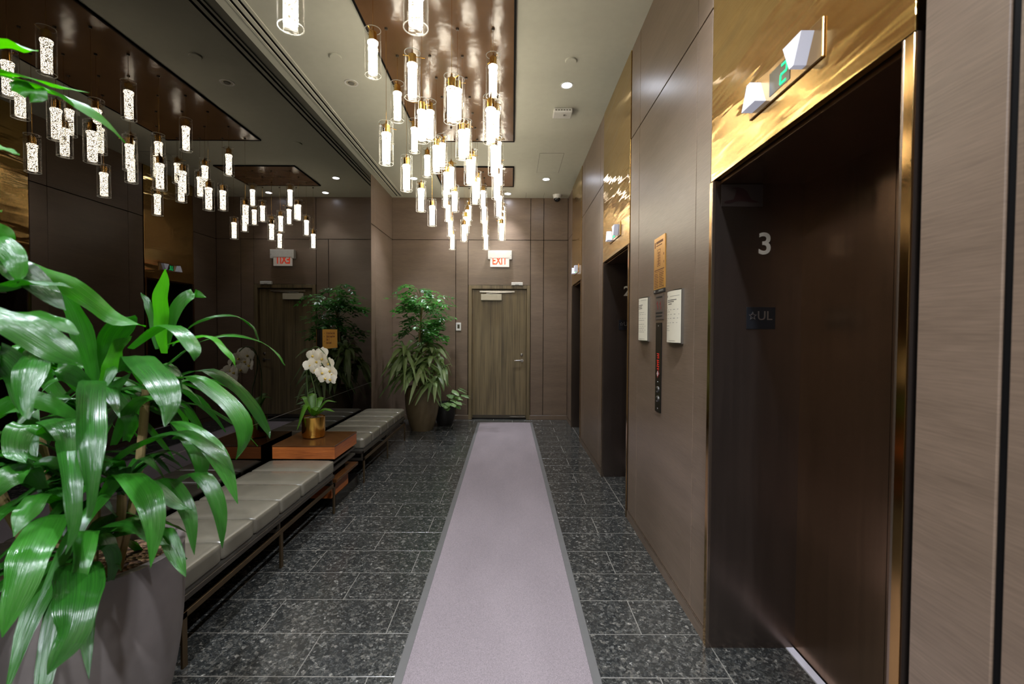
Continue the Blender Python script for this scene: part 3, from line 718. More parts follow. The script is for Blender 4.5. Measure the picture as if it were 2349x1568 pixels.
# ================================================================ THINGS ON THE RIGHT WALL
F = on_right(XR)
def bars(rects, d0, d1, f=F):
    m = MB()
    for u0, u1, v0, v1 in rects: m.prism([(u0, v0), (u1, v0), (u1, v1), (u0, v1)], f, d0, d1)
    return m
s = thing('evacuation_plaque', 'tall brass evacuation plan with dark foot strip above the call panel', 'plaque', (XR, 3.0, 1.81))
bars([(2.888, 3.106, 1.834, 2.176)], 0, .006).build('brass_plate', M['gold_plaque'], s)
bars([(2.888, 3.106, 1.81, 1.834)], 0, .0065).build('foot_strip', M['tactile'], s)
bars([(2.91, 3.0, 1.818, 1.827), (3.07, 3.095, 1.815, 1.83)], .0065, .0072).build('foot_print', M['print'], s)
bars([(2.925, 3.06, 2.135, 2.150), (2.945, 3.06, 2.118, 2.124), (3.075, 3.092, 2.112, 2.15)], .006, .0066).build('title_print', M['gold_text'], s)
pl = [(3.035, 3.038, 1.985, 2.095), (2.975, 2.978, 1.985, 2.095), (2.975, 3.038, 1.985, 1.988), (2.975, 3.038, 2.092, 2.095), (3.0, 3.012, 1.992, 2.08)]
for k in range(5): pl.append((2.98, 3.033, 2.0 + k * .018, 2.002 + k * .018))
pl += [(2.905, 2.915, 2.045, 2.06), (2.905, 2.912, 1.995, 2.01)]
bars(pl, .006, .0066).build('floor_plan', M['gold_text'], s)
tx = [(2.90, 3.09, 1.958, 1.964), (2.92, 3.09, 1.948, 1.951)]
for k in range(9):
    tx.append((3.012 + (k % 3) * .006, 3.09, 1.845 + k * .011, 1.8495 + k * .011)); tx.append((2.905 + (k * 7 % 4) * .008, 2.995, 1.847 + k * .011, 1.8515 + k * .011))
bars(tx, .006, .0066).build('instruction_print', M['gold_text'], s)
s = thing('fire_notice', 'small bronze fire-emergency plate with red figures below the brass plan', 'plaque', (XR, 2.985, 1.634))
bars([(2.911, 3.066, 1.634, 1.797)], 0, .005).build('plate', M['fire_plate'], s)
bars([(2.935, 3.05, 1.775, 1.785), (2.925, 3.055, 1.672, 1.682), (2.935, 3.05, 1.650, 1.66)], .005, .0056).build('print_lines', M['tactile'], s)
bars([(3.02, 3.03, 1.72, 1.755), (3.008, 3.02, 1.70, 1.725), (3.03, 3.042, 1.735, 1.745), (2.96, 2.968, 1.71, 1.75), (2.95, 2.96, 1.70, 1.715), (2.968, 2.98, 1.73, 1.74)], .005, .0056).build('red_figures', M['red_print'], s)

def notice(y0, y1, label, lines):
    z0, z1 = 1.485, 1.80
    s = thing('notice_frame', label, 'notice', (XR, (y0 + y1) / 2, z0), 'bowed white notice frames beside the call panel')
    n, b = 10, .018
    def dep(y, base): u = (y - y0) / (y1 - y0) * 2 - 1; return base + b * (1 - u * u)
    def sheet(ya, yb, za, zb, d, th, nm, mat, k=n):
        bm = bmesh.new(); fr = []; bk = []
        for i in range(k + 1):
            y = ya + (yb - ya) * i / k
            fr.append([bm.verts.new(F(y, z, dep(y, d + th))) for z in (za, zb)]); bk.append([bm.verts.new(F(y, z, dep(y, d) if d > 0 else .0)) for z in (za, zb)])
        for i in range(k):
            bm.faces.new((fr[i][0], fr[i + 1][0], fr[i + 1][1], fr[i][1])); bm.faces.new((bk[i][0], bk[i][1], bk[i + 1][1], bk[i + 1][0]))
            for j in (0, 1): bm.faces.new((fr[i][j], fr[i + 1][j], bk[i + 1][j], bk[i][j]))
        for i in (0, k): bm.faces.new((fr[i][0], fr[i][1], bk[i][1], bk[i][0]))
        bmesh.ops.recalc_face_normals(bm, faces=bm.faces)
        me = bpy.data.meshes.new(nm); bm.to_mesh(me); bm.free(); return add(nm, me, mat, s)
    sheet(y0, y1, z0, z1, 0, .012, 'frame_body', M['steel'])
    sheet(y0 + .006, y1 - .004, z0 + .006, z1 - .006, .012, .0012, 'paper', M['paper'])
    for a, b_, z, hgt in lines: sheet(y1 - .02 - b_ * (y1 - y0 - .04), y1 - .02 - a * (y1 - y0 - .04), z, z + hgt, .0132, .0004, 'print_line', M['print'], 4)
notice(3.208, 3.44, 'white notice left of the call panel, filled with close lines of print', [(0, .12, 1.775, .012), (.45, 1, 1.778, .002), (.1, .7, 1.742, .006), (.1, .62, 1.730, .006), (.1, .66, 1.718, .006)] + [(.05, .85 + .1 * (k % 2), 1.69 - k * .014, .0022) for k in range(0, 11, 1) if k not in (2, 5)] + [(.3, .9, 1.5, .002)])
notice(2.572, 2.812, 'white notice right of the call panel, sparse print', [(0, .1, 1.76, .014), (.4, 1, 1.762, .002), (.1, .85, 1.738, .006), (.12, .7, 1.728, .006), (.2, .55, 1.715, .006), (0, .1, 1.698, .002), (0, .95, 1.683, .0025), (.05, .4, 1.672, .0022), (0, 1, 1.655, .0025), (0, .95, 1.632, .0025), (0, .12, 1.62, .002), (0, .9, 1.606, .0025), (0, .35, 1.588, .0022), (0, .28, 1.572, .002), (0, .38, 1.56, .002), (.3, .8, 1.5, .002)])

s = thing('call_station', 'black elevator call panel strip with two steel buttons', 'call panel', (XR, 2.995, 1.025))
bars([(2.94, 3.05, 1.025, 1.612)], 0, .006).build('plate', M['blackgloss'], s)
def disc(nm, mat, u, v, prof, parent, n=20, base=.006):
    m = MB().lathe(prof, n=n)
    for p in m.bm.verts: p.co = Vector(F(u + p.co.x, v + p.co.y, base + p.co.z))
    return m.build(nm, mat, parent, smooth=True)
disc('screw', M['steel'], 2.995, 1.592, [(.005, 0), (.004, .002)], s, 10); disc('screw', M['steel'], 2.995, 1.047, [(.005, 0), (.004, .002)], s, 10)
for z in (1.174, 1.111):
    b = disc('button', M['steel'], 2.997, z, [(.02, 0), (.02, .005), (.017, .007)], s, 24)
    disc('button_face', M['blackgloss'], 2.997, z, [(.012, .007), (.011, .0085)], b, 20)
red = []
for k, z in enumerate((1.405, 1.392, 1.378, 1.362, 1.35, 1.336, 1.322, 1.306)):
    red += [(2.975 + (k % 2) * .004, 3.02 - (k % 3) * .004, z, z + .006)]
red += [(2.98, 2.986, 1.38, 1.41), (3.006, 3.012, 1.33, 1.36), (2.985, 2.99, 1.3, 1.33)]
bars(red, .006, .0068).build('red_lettering', M['red_led'], s)
MB().prism([(2.97, 1.275), (2.997, 1.248), (3.024, 1.275), (2.997, 1.3)], F, .006, .008).build('fire_symbol', M['red_print'], s)
bars([(2.985, 3.01, 1.272, 1.282), (2.992, 3.002, 1.262, 1.292)], .008, .009).build('fire_symbol_mark', M['white'], s)
bars([(2.99, 3.002, 1.222, 1.226)], .006, .007).build('key_mark', M['white'], s)

# gold direction plaque on the mirror wall
s = thing('direction_plaque', 'gold direction plaque with four lines of brown text on the mirror wall', 'sign', (XL, 5.13, 1.348))
MB().box(XL, XL + .03, 4.93, 5.332, 1.352, 1.558, .001, 1).build('backing', M['blackgloss'], s)
MB().box(XL + .03, XL + .036, 4.926, 5.336, 1.348, 1.562, .001, 1).build('gold_face', M['gold_plaque'], s)
L = on_left(XL + .036)
for z, txt, c, sz in ((1.519, 'To Hotel Guest Lobby', 5.135, .034), (1.483, 'Club by Lounge Room', 5.135, .034), (1.448, 'Suite    /', 5.06, .034), (1.412, 'Hotel Guests', 5.085, .034)):
    add('text_line', text_mesh('text_line', txt, sz, L, c, z, .001, sx=.78, bold=.0012), M['gold_text'], s)
for z in (1.519, 1.483, 1.43):
    MB().prism([(4.955, z - .006), (4.962, z - .006), (4.962, z + .006), (4.955, z + .006)], L, 0, .001).build('bullet', M['gold_text'], s)

# ================================================================ RUNNER
r = thing('runner_rug', 'long lilac-grey runner rug with grey rubber edges down the corridor', 'rug', (-.055, 1.95, 0), rz=math.atan2(.05, 5.7))
MB().box(-.42, .42, -3.9, 5.70, .002, .0085).build('pile', M['rug'], r, local=True)
for a, b in ((-.462, -.42), (.42, .462)): MB().box(a, b, -3.9, 5.70, .0, .006, .002, 1).build('side_edge', M['rug_edge'], r, local=True)
MB().box(-.462, .462, 5.70, 5.712, .0, .006, .002, 1).build('end_edge', M['rug_edge'], r, local=True)

# ================================================================ BENCHES AND TABLE
def bench(y0, label):
    y1 = y0 + 1.80; x0, x1 = XL + .03, -1.50
    t = thing('upholstered_bench', label, 'bench', ((x0 + x1) / 2, (y0 + y1) / 2, 0), 'leather benches along the mirror wall')
    st = (y1 - y0) / 6
    for k in range(6):
        MB().pillow(x0, x1, y0 + k * st + .001, y0 + (k + 1) * st - .001, .345, .452, .022, .010).build('cushion_section', M['leather'], t, smooth=True, sharp=80)
    MB().box(x0 + .01, x1 - .012, y0 + .01, y1 - .01, .325, .347).build('piping_band', M['leather_side'], t)
    fr = MB()
    fr.box(x0, x1, y0, y0 + .012, .300, .328, .002, 1).box(x0, x1, y1 - .012, y1, .300, .328, .002, 1).box(x0, x0 + .012, y0, y1, .300, .328, .002, 1).box(x1 - .012, x1, y0, y1, .300, .328, .002, 1)
    fr.build('seat_frame', M['dark_steel'], t)
    MB().box(x1 - .008, x1 + .004, y0, y1, .226, .256, .001, 1).build('front_rail', M['brass_rail'], t)
    MB().box(x0, x0 + .01, y0, y1, .226, .256, .001, 1).build('back_rail', M['brass_rail'], t)
    for x in (x1 - .008, x0):
        for y in (y0, (y0 + y1) / 2 - .016, y1 - .032):
            MB().box(x, x + .012, y, y + .032, 0, .256 if y in (y0, y1 - .032) else .226, .001, 1).build('leg', M['brass_rail'], t)
    for y in (y0 + .01, (y0 + y1) / 2, y1 - .03):
        for x in (x1 - .03, x0 + .02): MB().box(x, x + .016, y, y + .016, .25, .304).build('spacer', M['dark_steel'], t)
    for y in (y0, (y0 + y1) / 2 - .006, y1 - .012): MB().box(x0, x1, y, y + .012, .230, .254).build('cross_bar', M['dark_steel'], t)
bench(2.045, 'grey leather bench nearest the foreground plant, on thin brass legs')
bench(4.60, 'grey leather bench beyond the wooden side table')

t = thing('side_table', 'cherry wood slab side table between the two benches', 'table', (-1.77, 4.12, 0))
MB().box(-2.03, -1.50, 3.845, 4.39, .458, .560, .001, 1).build('slab_body', M['cherry'], t)
MB().box(-2.032, -1.498, 3.843, 4.392, .560, .574, .0015, 1).build('table_top', M['walnut_top'], t)
MB().box(-2.03, -1.60, 3.93, 4.36, .27, .458).build('recessed_core', M['black'], t)
for z in (.345, .41): MB().box(-2.03, -1.515, 3.86, 4.40, z, z + .018, .001, 1).build('metal_rail', M['dark_steel'], t)
MB().box(-2.03, -1.495, 3.88, 4.42, .245, .272, .001, 1).build('shelf', M['walnut_top'], t)
MB().box(-2.02, -1.55, 3.90, 4.30, .10, .245, .001, 1).build('lower_drawer', M['cherry'], t)
MB().box(-2.04, -1.54, 3.97, 4.58, 0, .10, .002, 1).build('plinth', M['blackgloss'], t)

# ================================================================ LEAVES
def catmull(P, n):
    P = [Vector(p) for p in P]
    Q = [P[0] * 2 - P[1]] + P + [P[-1] * 2 - P[-2]]
    out = []
    segs = len(P) - 1
    for k in range(n + 1):
        u = k / n * segs; i = min(int(u), segs - 1); f = u - i
        a, b, c, d = Q[i], Q[i + 1], Q[i + 2], Q[i + 3]
        out.append(.5 * ((2 * b) + (c - a) * f + (2 * a - 5 * b + 4 * c - d) * f * f + (3 * b - a - 3 * c + d) * f ** 3))
    return out
def strap_leaf(pts, width, side=None, n=12, fold=.22, ruffle=.07, seed=0, shape='strap', twist=0.0):
    """a strap-shaped blade along pts: five verts across, folded at the midrib, edges slightly ruffled; carries UVs"""
    rr = random.Random(seed)
    c = catmull(pts, n)
    if side is None:
        h = Vector((pts[-1][0] - pts[0][0], pts[-1][1] - pts[0][1], 0))
        h = h.normalized() if h.length > 1e-4 else Vector((1, 0, 0))
        sd = Vector((-h.y, h.x, 0))
    else: sd = Vector((math.cos(R(side)), math.sin(R(side)), 0))
    bm = bmesh.new(); uvl = bm.loops.layers.uv.new('UVMap'); rows = []
    ph1, ph2 = rr.uniform(0, 6), rr.uniform(0, 6)
    for i, p in enumerate(c):
        u = i / n
        t = (c[min(i + 1, n)] - c[max(i - 1, 0)]).normalized()
        s = (sd - t * sd.dot(t))
        s = s.normalized() if s.length > .05 else t.orthogonal().normalized()
        if twist: s = Matrix.Rotation(twist * u, 3, t) @ s
        nrm = s.cross(t).normalized()
        if shape == 'strap': w = min(1, .42 + 1.9 * u) if u < .5 else max(0.0, 1 - ((u - .5) / .5) ** 2.3)
        else: w = math.sin(math.pi * min(1, max(0, u)) ** .8) ** .8 if 0 < u < 1 else .02
        w = max(w, .03) * width / 2
        row = []
        for j, a in enumerate((-1, -.5, 0, .5, 1)):
            lift = abs(a) * fold * w + (ruffle * width * math.sin(u * 15 + (ph1 if a < 0 else ph2)) * abs(a) ** 2)
            row.append((bm.verts.new(p + s * (a * w) + nrm * lift), u, (a + 1) / 2))
        rows.append(row)
    for a, b in zip(rows[:-1], rows[1:]):
        for j in range(4):
            q = (a[j], a[j + 1], b[j + 1], b[j])
            f = bm.faces.new([v[0] for v in q]); f.smooth = True
            for lp, v in zip(f.loops, q): lp[uvl].uv = (v[1], v[2])
    me = bpy.data.meshes.new('leaf'); bm.to_mesh(me); bm.free()
    return me

def pot_profile(rim, h, base, bulge):
    p = []
    for k in range(13):
        u = k / 12
        p.append((base + (rim - base) * u ** .75 + bulge * math.sin(math.pi * u), h * u))
    return p
def planter(x, y, rim, h, base, bulge, mat, nm, label, cat='planter'):
    pr = pot_profile(rim, h, base, bulge)
    t = thing(nm, label, cat, (x, y, 0))
    inner = [(rim - .004, h + .008), (rim - .022, h + .008), (rim - .03, h - .09), (.0008, h - .095)]
    MB().lathe(pr + [(rim + .002, h + .004)] + inner, (x, y, 0), 48).build('pot', mat, t, smooth=True)
    MB().lathe([(rim - .028, h - .094), (rim - .03, h - .05), (rim * .5, h - .03), (.004, h - .022)], (x, y, 0), 40).build('mulch', M['soil'], t, smooth=True)
    return t

# leaf centre lines of the foreground plant (metres), blade width, side direction
NEAR_LEAVES =[
  ([(-1.238, 1.62, 1.47), (-1.228, 1.6, 1.639), (-1.188, 1.57, 1.762)], 0.062, 0),
  ([(-1.247, 1.64, 1.485), (-1.21, 1.64, 1.623), (-1.164, 1.66, 1.684), (-1.125, 1.68, 1.673)], 0.045, 25),
  ([(-1.262, 1.62, 1.485), (-1.281, 1.62, 1.622), (-1.315, 1.62, 1.685)], 0.035, 0),
  ([(-1.208, 1.62, 1.501), (-1.128, 1.64, 1.587), (-1.05, 1.7, 1.612), (-0.985, 1.74, 1.568), (-0.971, 1.75, 1.503)], 0.055, None),
  ([(-1.225, 1.6, 1.425), (-1.138, 1.62, 1.498), (-1.048, 1.68, 1.54), (-0.969, 1.74, 1.515), (-0.91, 1.78, 1.46), (-0.893, 1.79, 1.415)], 0.06, None),
  ([(-1.193, 1.58, 1.502), (-1.054, 1.56, 1.537), (-0.977, 1.56, 1.489), (-0.946, 1.56, 1.426)], 0.045, None),
  ([(-1.305, 1.56, 1.488), (-1.156, 1.5, 1.57), (-1.053, 1.46, 1.544), (-1.004, 1.44, 1.494), (-1.004, 1.44, 1.455)], 0.055, 40),
  ([(-1.278, 1.5, 1.418), (-1.158, 1.4, 1.475), (-1.008, 1.28, 1.439), (-0.923, 1.22, 1.374), (-0.916, 1.2, 1.298)], 0.085, 20),
  ([(-1.316, 1.45, 1.353), (-1.199, 1.3, 1.409), (-1.062, 1.14, 1.33), (-1.004, 1.08, 1.216), (-0.994, 1.06, 1.111)], 0.075, 0),
  ([(-1.23, 1.6, 1.363), (-1.111, 1.58, 1.394), (-1.006, 1.58, 1.329), (-0.937, 1.58, 1.238), (-0.929, 1.58, 1.169), (-0.957, 1.57, 1.107)], 0.07, 50),
  ([(-1.236, 1.62, 1.377), (-1.12, 1.66, 1.408), (-1.054, 1.72, 1.35), (-0.995, 1.76, 1.252), (-0.96, 1.78, 1.172), (-0.95, 1.78, 1.129)], 0.05, 60),
  ([(-1.185, 1.55, 1.235), (-1.086, 1.5, 1.248), (-0.974, 1.46, 1.186), (-0.919, 1.45, 1.116), (-0.878, 1.45, 0.996)], 0.07, 40),
  ([(-1.356, 1.5, 1.085), (-1.198, 1.46, 1.19), (-1.071, 1.44, 1.233), (-0.981, 1.42, 1.214), (-0.913, 1.42, 1.166), (-0.872, 1.43, 1.094)], 0.06, 60),
  ([(-1.388, 1.52, 1.357), (-1.38, 1.48, 1.505), (-1.379, 1.44, 1.616), (-1.385, 1.4, 1.678)], 0.075, 10),
  ([(-1.382, 1.54, 1.355), (-1.324, 1.5, 1.504), (-1.241, 1.46, 1.579), (-1.189, 1.44, 1.6)], 0.08, 15),
  ([(-1.38, 1.5, 1.346), (-1.386, 1.44, 1.409), (-1.414, 1.4, 1.426), (-1.461, 1.38, 1.388), (-1.491, 1.37, 1.31)], 0.07, 50),
  ([(-1.384, 1.52, 1.343), (-1.321, 1.5, 1.418), (-1.298, 1.5, 1.49), (-1.254, 1.5, 1.533)], 0.06, 0),
  ([(-1.328, 1.25, 1.732), (-1.283, 1.3, 1.697), (-1.246, 1.36, 1.636), (-1.21, 1.4, 1.588), (-1.156, 1.44, 1.565)], 0.065, 65),
  ([(-1.294, 1.1, 1.716), (-1.232, 1.12, 1.714), (-1.18, 1.14, 1.668), (-1.125, 1.15, 1.602)], 0.07, 45),
  ([(-1.272, 1.08, 1.643), (-1.201, 1.1, 1.666), (-1.148, 1.12, 1.672), (-1.095, 1.14, 1.658)], 0.055, 60),
  ([(-1.251, 1.06, 1.567), (-1.181, 1.08, 1.595), (-1.119, 1.1, 1.581), (-1.063, 1.12, 1.544)], 0.07, 50),
  ([(-1.202, 1.02, 1.607), (-1.128, 1.04, 1.567), (-1.069, 1.07, 1.508), (-1.037, 1.1, 1.467)], 0.08, 40),
  ([(-1.282, 1.1, 1.779), (-1.23, 1.1, 1.758), (-1.195, 1.1, 1.716), (-1.191, 1.1, 1.664)], 0.06, 20),
  ([(-1.271, 1.1, 1.799), (-1.252, 1.12, 1.788), (-1.24, 1.14, 1.763)], 0.05, 40),
  ([(-1.231, 1.05, 1.468), (-1.192, 1.06, 1.488), (-1.174, 1.08, 1.435), (-1.177, 1.1, 1.337)], 0.08, 20),
  ([(-1.246, 1.2, 1.468), (-1.157, 1.12, 1.506), (-1.11, 1.05, 1.479), (-1.095, 1.02, 1.412), (-1.068, 1.0, 1.357)], 0.075, 10),
  ([(-1.418, 1.4, 1.21), (-1.381, 1.32, 1.275), (-1.388, 1.28, 1.271), (-1.391, 1.27, 1.217), (-1.351, 1.26, 1.184)], 0.08, 30),
  ([(-1.405, 1.4, 1.224), (-1.316, 1.3, 1.298), (-1.22, 1.24, 1.292), (-1.192, 1.22, 1.22), (-1.202, 1.22, 1.178)], 0.08, 10),
  ([(-1.352, 1.4, 1.17), (-1.253, 1.28, 1.253), (-1.152, 1.18, 1.185), (-1.106, 1.14, 1.086), (-1.108, 1.12, 0.994)], 0.06, 0),
  ([(-1.383, 1.4, 0.952), (-1.277, 1.25, 1.041), (-1.189, 1.12, 1.018), (-1.161, 1.06, 0.953), (-1.165, 1.03, 0.848)], 0.1, 20),
  ([(-1.332, 1.4, 0.815), (-1.201, 1.25, 0.907), (-1.099, 1.14, 0.885), (-1.062, 1.08, 0.825), (-1.083, 1.05, 0.746)], 0.115, 5),
  ([(-1.297, 1.4, 0.87), (-1.216, 1.3, 0.976), (-1.162, 1.22, 0.946), (-1.147, 1.19, 0.879), (-1.156, 1.18, 0.806)], 0.06, 0),
  ([(-1.305, 1.45, 1.03), (-1.181, 1.38, 1.116), (-1.057, 1.3, 1.097), (-0.999, 1.26, 1.026), (-0.993, 1.24, 0.898)], 0.08, 20),
  ([(-1.205, 1.5, 0.998), (-1.115, 1.45, 1.08), (-1.027, 1.4, 1.042), (-0.982, 1.38, 0.976), (-0.963, 1.37, 0.87)], 0.055, 30),
  ([(-1.155, 1.55, 1.025), (-1.045, 1.5, 1.083), (-0.98, 1.48, 1.035), (-0.946, 1.47, 0.952), (-0.942, 1.47, 0.842)], 0.055, 35),
  ([(-1.221, 1.5, 0.895), (-1.118, 1.45, 0.91), (-1.058, 1.42, 0.847), (-1.019, 1.41, 0.78)], 0.055, 30),
  ([(-1.378, 1.45, 0.86), (-1.28, 1.42, 0.937), (-1.18, 1.4, 0.959), (-1.097, 1.38, 0.921), (-1.044, 1.38, 0.894)], 0.055, 60),
  ([(-1.384, 1.45, 1.268), (-1.416, 1.4, 1.319), (-1.454, 1.36, 1.345), (-1.497, 1.34, 1.322), (-1.538, 1.33, 1.265)], 0.06, 60),
  ([(-1.415, 1.45, 1.128), (-1.447, 1.4, 1.136), (-1.485, 1.36, 1.127), (-1.542, 1.34, 1.068)], 0.06, 60),
  ([(-1.274, 1.5, 1.187), (-1.225, 1.46, 1.267), (-1.262, 1.44, 1.354), (-1.206, 1.44, 1.417)], 0.05, 20),
  ([(-1.318, 1.5, 1.172), (-1.208, 1.44, 1.306), (-1.107, 1.4, 1.354), (-1.045, 1.38, 1.33)], 0.05, 40),
  ([(-1.36, 1.45, 1.044), (-1.238, 1.4, 1.102), (-1.105, 1.36, 1.103), (-1.007, 1.35, 1.041), (-0.955, 1.35, 1.015)], 0.05, 60),
  ([(-1.448, 1.4, 1.061), (-1.437, 1.34, 1.134), (-1.457, 1.3, 1.121), (-1.486, 1.28, 1.053)], 0.075, 40),
  ([(-1.395, 1.4, 1.02), (-1.352, 1.3, 1.083), (-1.332, 1.24, 1.057), (-1.325, 1.2, 1.002)], 0.07, 30),
  ([(-1.289, 1.45, 0.746), (-1.233, 1.4, 0.85), (-1.227, 1.36, 0.903), (-1.254, 1.34, 0.897)], 0.045, 30),
  ([(-1.175, 1.58, 1.183), (-1.1, 1.56, 1.173), (-1.061, 1.55, 1.1), (-1.073, 1.55, 1.01)], 0.06, 30),
]
TALL_LEAVES =[
  ([(-1.367, 1.12, 2.285), (-1.306, 1.14, 2.269), (-1.253, 1.16, 2.269), (-1.211, 1.18, 2.262)], 0.05, 75),
  ([(-1.358, 1.12, 2.213), (-1.287, 1.14, 2.188), (-1.211, 1.16, 2.175), (-1.142, 1.19, 2.15), (-1.086, 1.22, 2.114), (-1.052, 1.25, 2.06)], 0.055, 70),
  ([(-1.308, 1.14, 2.183), (-1.255, 1.15, 2.194), (-1.178, 1.17, 2.178), (-1.101, 1.2, 2.169)], 0.03, 60),
  ([(-1.233, 1.14, 2.167), (-1.212, 1.14, 2.151), (-1.18, 1.14, 2.139), (-1.192, 1.14, 2.114)], 0.05, 20),
  ([(-1.287, 1.1, 2.017), (-1.258, 1.12, 2.004), (-1.221, 1.14, 1.988)], 0.035, 60),
  ([(-1.291, 1.1, 1.841), (-1.272, 1.12, 1.848), (-1.257, 1.13, 1.845)], 0.03, 60),
]

# ---------------------------------------------------------------- foreground plant
PX, PY = -1.565, 1.70
near_pot = planter(PX, PY, .272, .70, .19, .022, M['pot'], 'large_planter', 'large tapered taupe planter in the left foreground')
near = thing('dracaena_plant', 'glossy dracaena with long arching leaves filling the left foreground', 'plant', (PX, PY, .67))
def cane(pts, rad, parent, mat='cane'): return MB().tube(catmull(pts, 8), rad, 10).build('cane', M[mat], parent, smooth=True)
HEADS = [(-1.30, 1.62, 1.36), (-1.42, 1.52, 1.33), (-1.55, 1.50, 1.08), (-1.34, 1.56, 1.06), (-1.62, 1.35, 1.20), (-1.42, 1.48, .86), (-1.74, 1.6, 1.45)]
for hx, hy, hz in HEADS:
    bx, by = PX + (hx - PX) * .4, PY + (hy - PY) * .45
    cane([(bx, by, .64), ((bx + hx) / 2 + .02, (by + hy) / 2, (.64 + hz) / 2), (hx, hy, hz)], .014, near)
tall = [(-1.75, 1.66, .64), (-1.80, 1.5, 1.3), (-1.78, 1.3, 1.9), (-1.62, 1.15, 2.3)]
cane(tall, .011, near)
for i, (pts, w, sd) in enumerate(NEAR_LEAVES):
    add('leaf', strap_leaf(pts, w * .88, sd, n=16, seed=i, ruffle=.09), M['leaf_bright'] if i in (0, 5, 17, 16) else M['leaf'], near)
for i, (pts, w, sd) in enumerate(TALL_LEAVES):
    add('leaf', strap_leaf(pts, w, sd, n=12, seed=100 + i, ruffle=.1), M['leaf_bright'], near)
rl = random.Random(11)
def head_leaf(c, az, el, length, w, seed, droop=1.0):
    d = Vector((math.cos(az) * math.cos(el), math.sin(az) * math.cos(el), math.sin(el)))
    p = [Vector(c)]
    for k in range(1, 6):
        u = k / 5
        q = Vector(c) + d * length * u; q.z -= droop * length * .75 * u ** 2.1
        p.append(q)
    return [tuple(v) for v in p]
MIRX = XL + .015
def ok_leaf(pts, margin=0.0): return all(p[0] > MIRX + .03 + margin for p in pts)
k = 0
for hi, (hx, hy, hz) in enumerate(HEADS):
    for j in range(20):
        az = rl.uniform(0, 6.283); el = rl.uniform(R(-5), R(72))
        pts = head_leaf((hx, hy, hz - rl.uniform(0, .08)), az, el, rl.uniform(.30, .46), .07, 0, rl.uniform(.8, 1.3))
        tip = pts[-1]
        if not ok_leaf(pts) or min(p[2] for p in pts) < .45: continue
        if any(p[0] > -1.12 - max(0, p[2] - 1.3) * .0 or (p[1] < 1.25 and p[2] > 1.0) or p[1] < 1.0 for p in pts): continue
        add('leaf', strap_leaf(pts, rl.uniform(.042, .062), None, n=9, seed=200 + k), M['leaf'], near); k += 1
# tall cane leaves outside the left edge, so that its head is a whole tuft
for j in range(8):
    az = R(100 + j * 32); el = rl.uniform(.1, .8)
    pts = head_leaf((-1.62, 1.15, 2.28 - j * .02), az, el, .38, .06, 0)
    if ok_leaf(pts) and all(p[0] < -1.5 for p in pts): add('leaf', strap_leaf(pts, .055, None, n=9, seed=400 + j), M['leaf_bright'], near)

# ---------------------------------------------------------------- far corner plants
FX, FY = -1.40, 7.12
planter(FX, FY, .262, .67, .165, .03, M['pot_brown'], 'tall_planter', 'tall brown planter in the far corner beside the exit door')
fdr = thing('corner_dracaena', 'dracaena with drooping striped leaves in the tall far planter', 'plant', (FX, FY, .64))
rf = random.Random(5)
FH = [(-1.62, 6.98, 1.28), (-1.22, 6.95, 1.22), (-1.42, 6.9, 1.05), (-1.08, 7.1, 1.0), (-1.72, 7.2, 1.05), (-1.35, 7.25, 1.4), (-1.5, 6.86, .92), (-1.15, 6.9, .86)]
for hx, hy, hz in FH:
    cane([(FX + (hx - FX) * .4, FY + (hy - FY) * .4, .6), ((FX + hx) / 2, (FY + hy) / 2, (.62 + hz) / 2 + .03), (hx, hy, hz)], .012, fdr)
def okf(pts): return all(p[0] > XL + .05 and p[1] < YB - .05 for p in pts)
k = 0
for hx, hy, hz in FH:
    for j in range(26):
        az = rf.uniform(0, 6.283); el = rf.uniform(R(-5), R(80))
        pts = head_leaf((hx, hy, hz - rf.uniform(0, .12)), az, el, rf.uniform(.28, .50), .06, 0, rf.uniform(.7, 1.7))
        if not okf(pts) or any(p[0] > -.93 for p in pts): continue
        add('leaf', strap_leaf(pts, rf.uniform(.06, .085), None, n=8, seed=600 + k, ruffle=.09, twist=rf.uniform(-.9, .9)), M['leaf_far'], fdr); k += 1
ara = thing('aralia_tree', 'feathery-leaved aralia rising above the dracaena in the far corner', 'plant', (FX - .02, FY + .06, .64))
trunkpts = [(FX - .02, FY + .06, .6), (FX - .06, FY + .05, 1.2), (FX - .02, FY + .02, 1.75), (FX + .02, FY, 2.1)]
cane(trunkpts, .014, ara, 'cane')
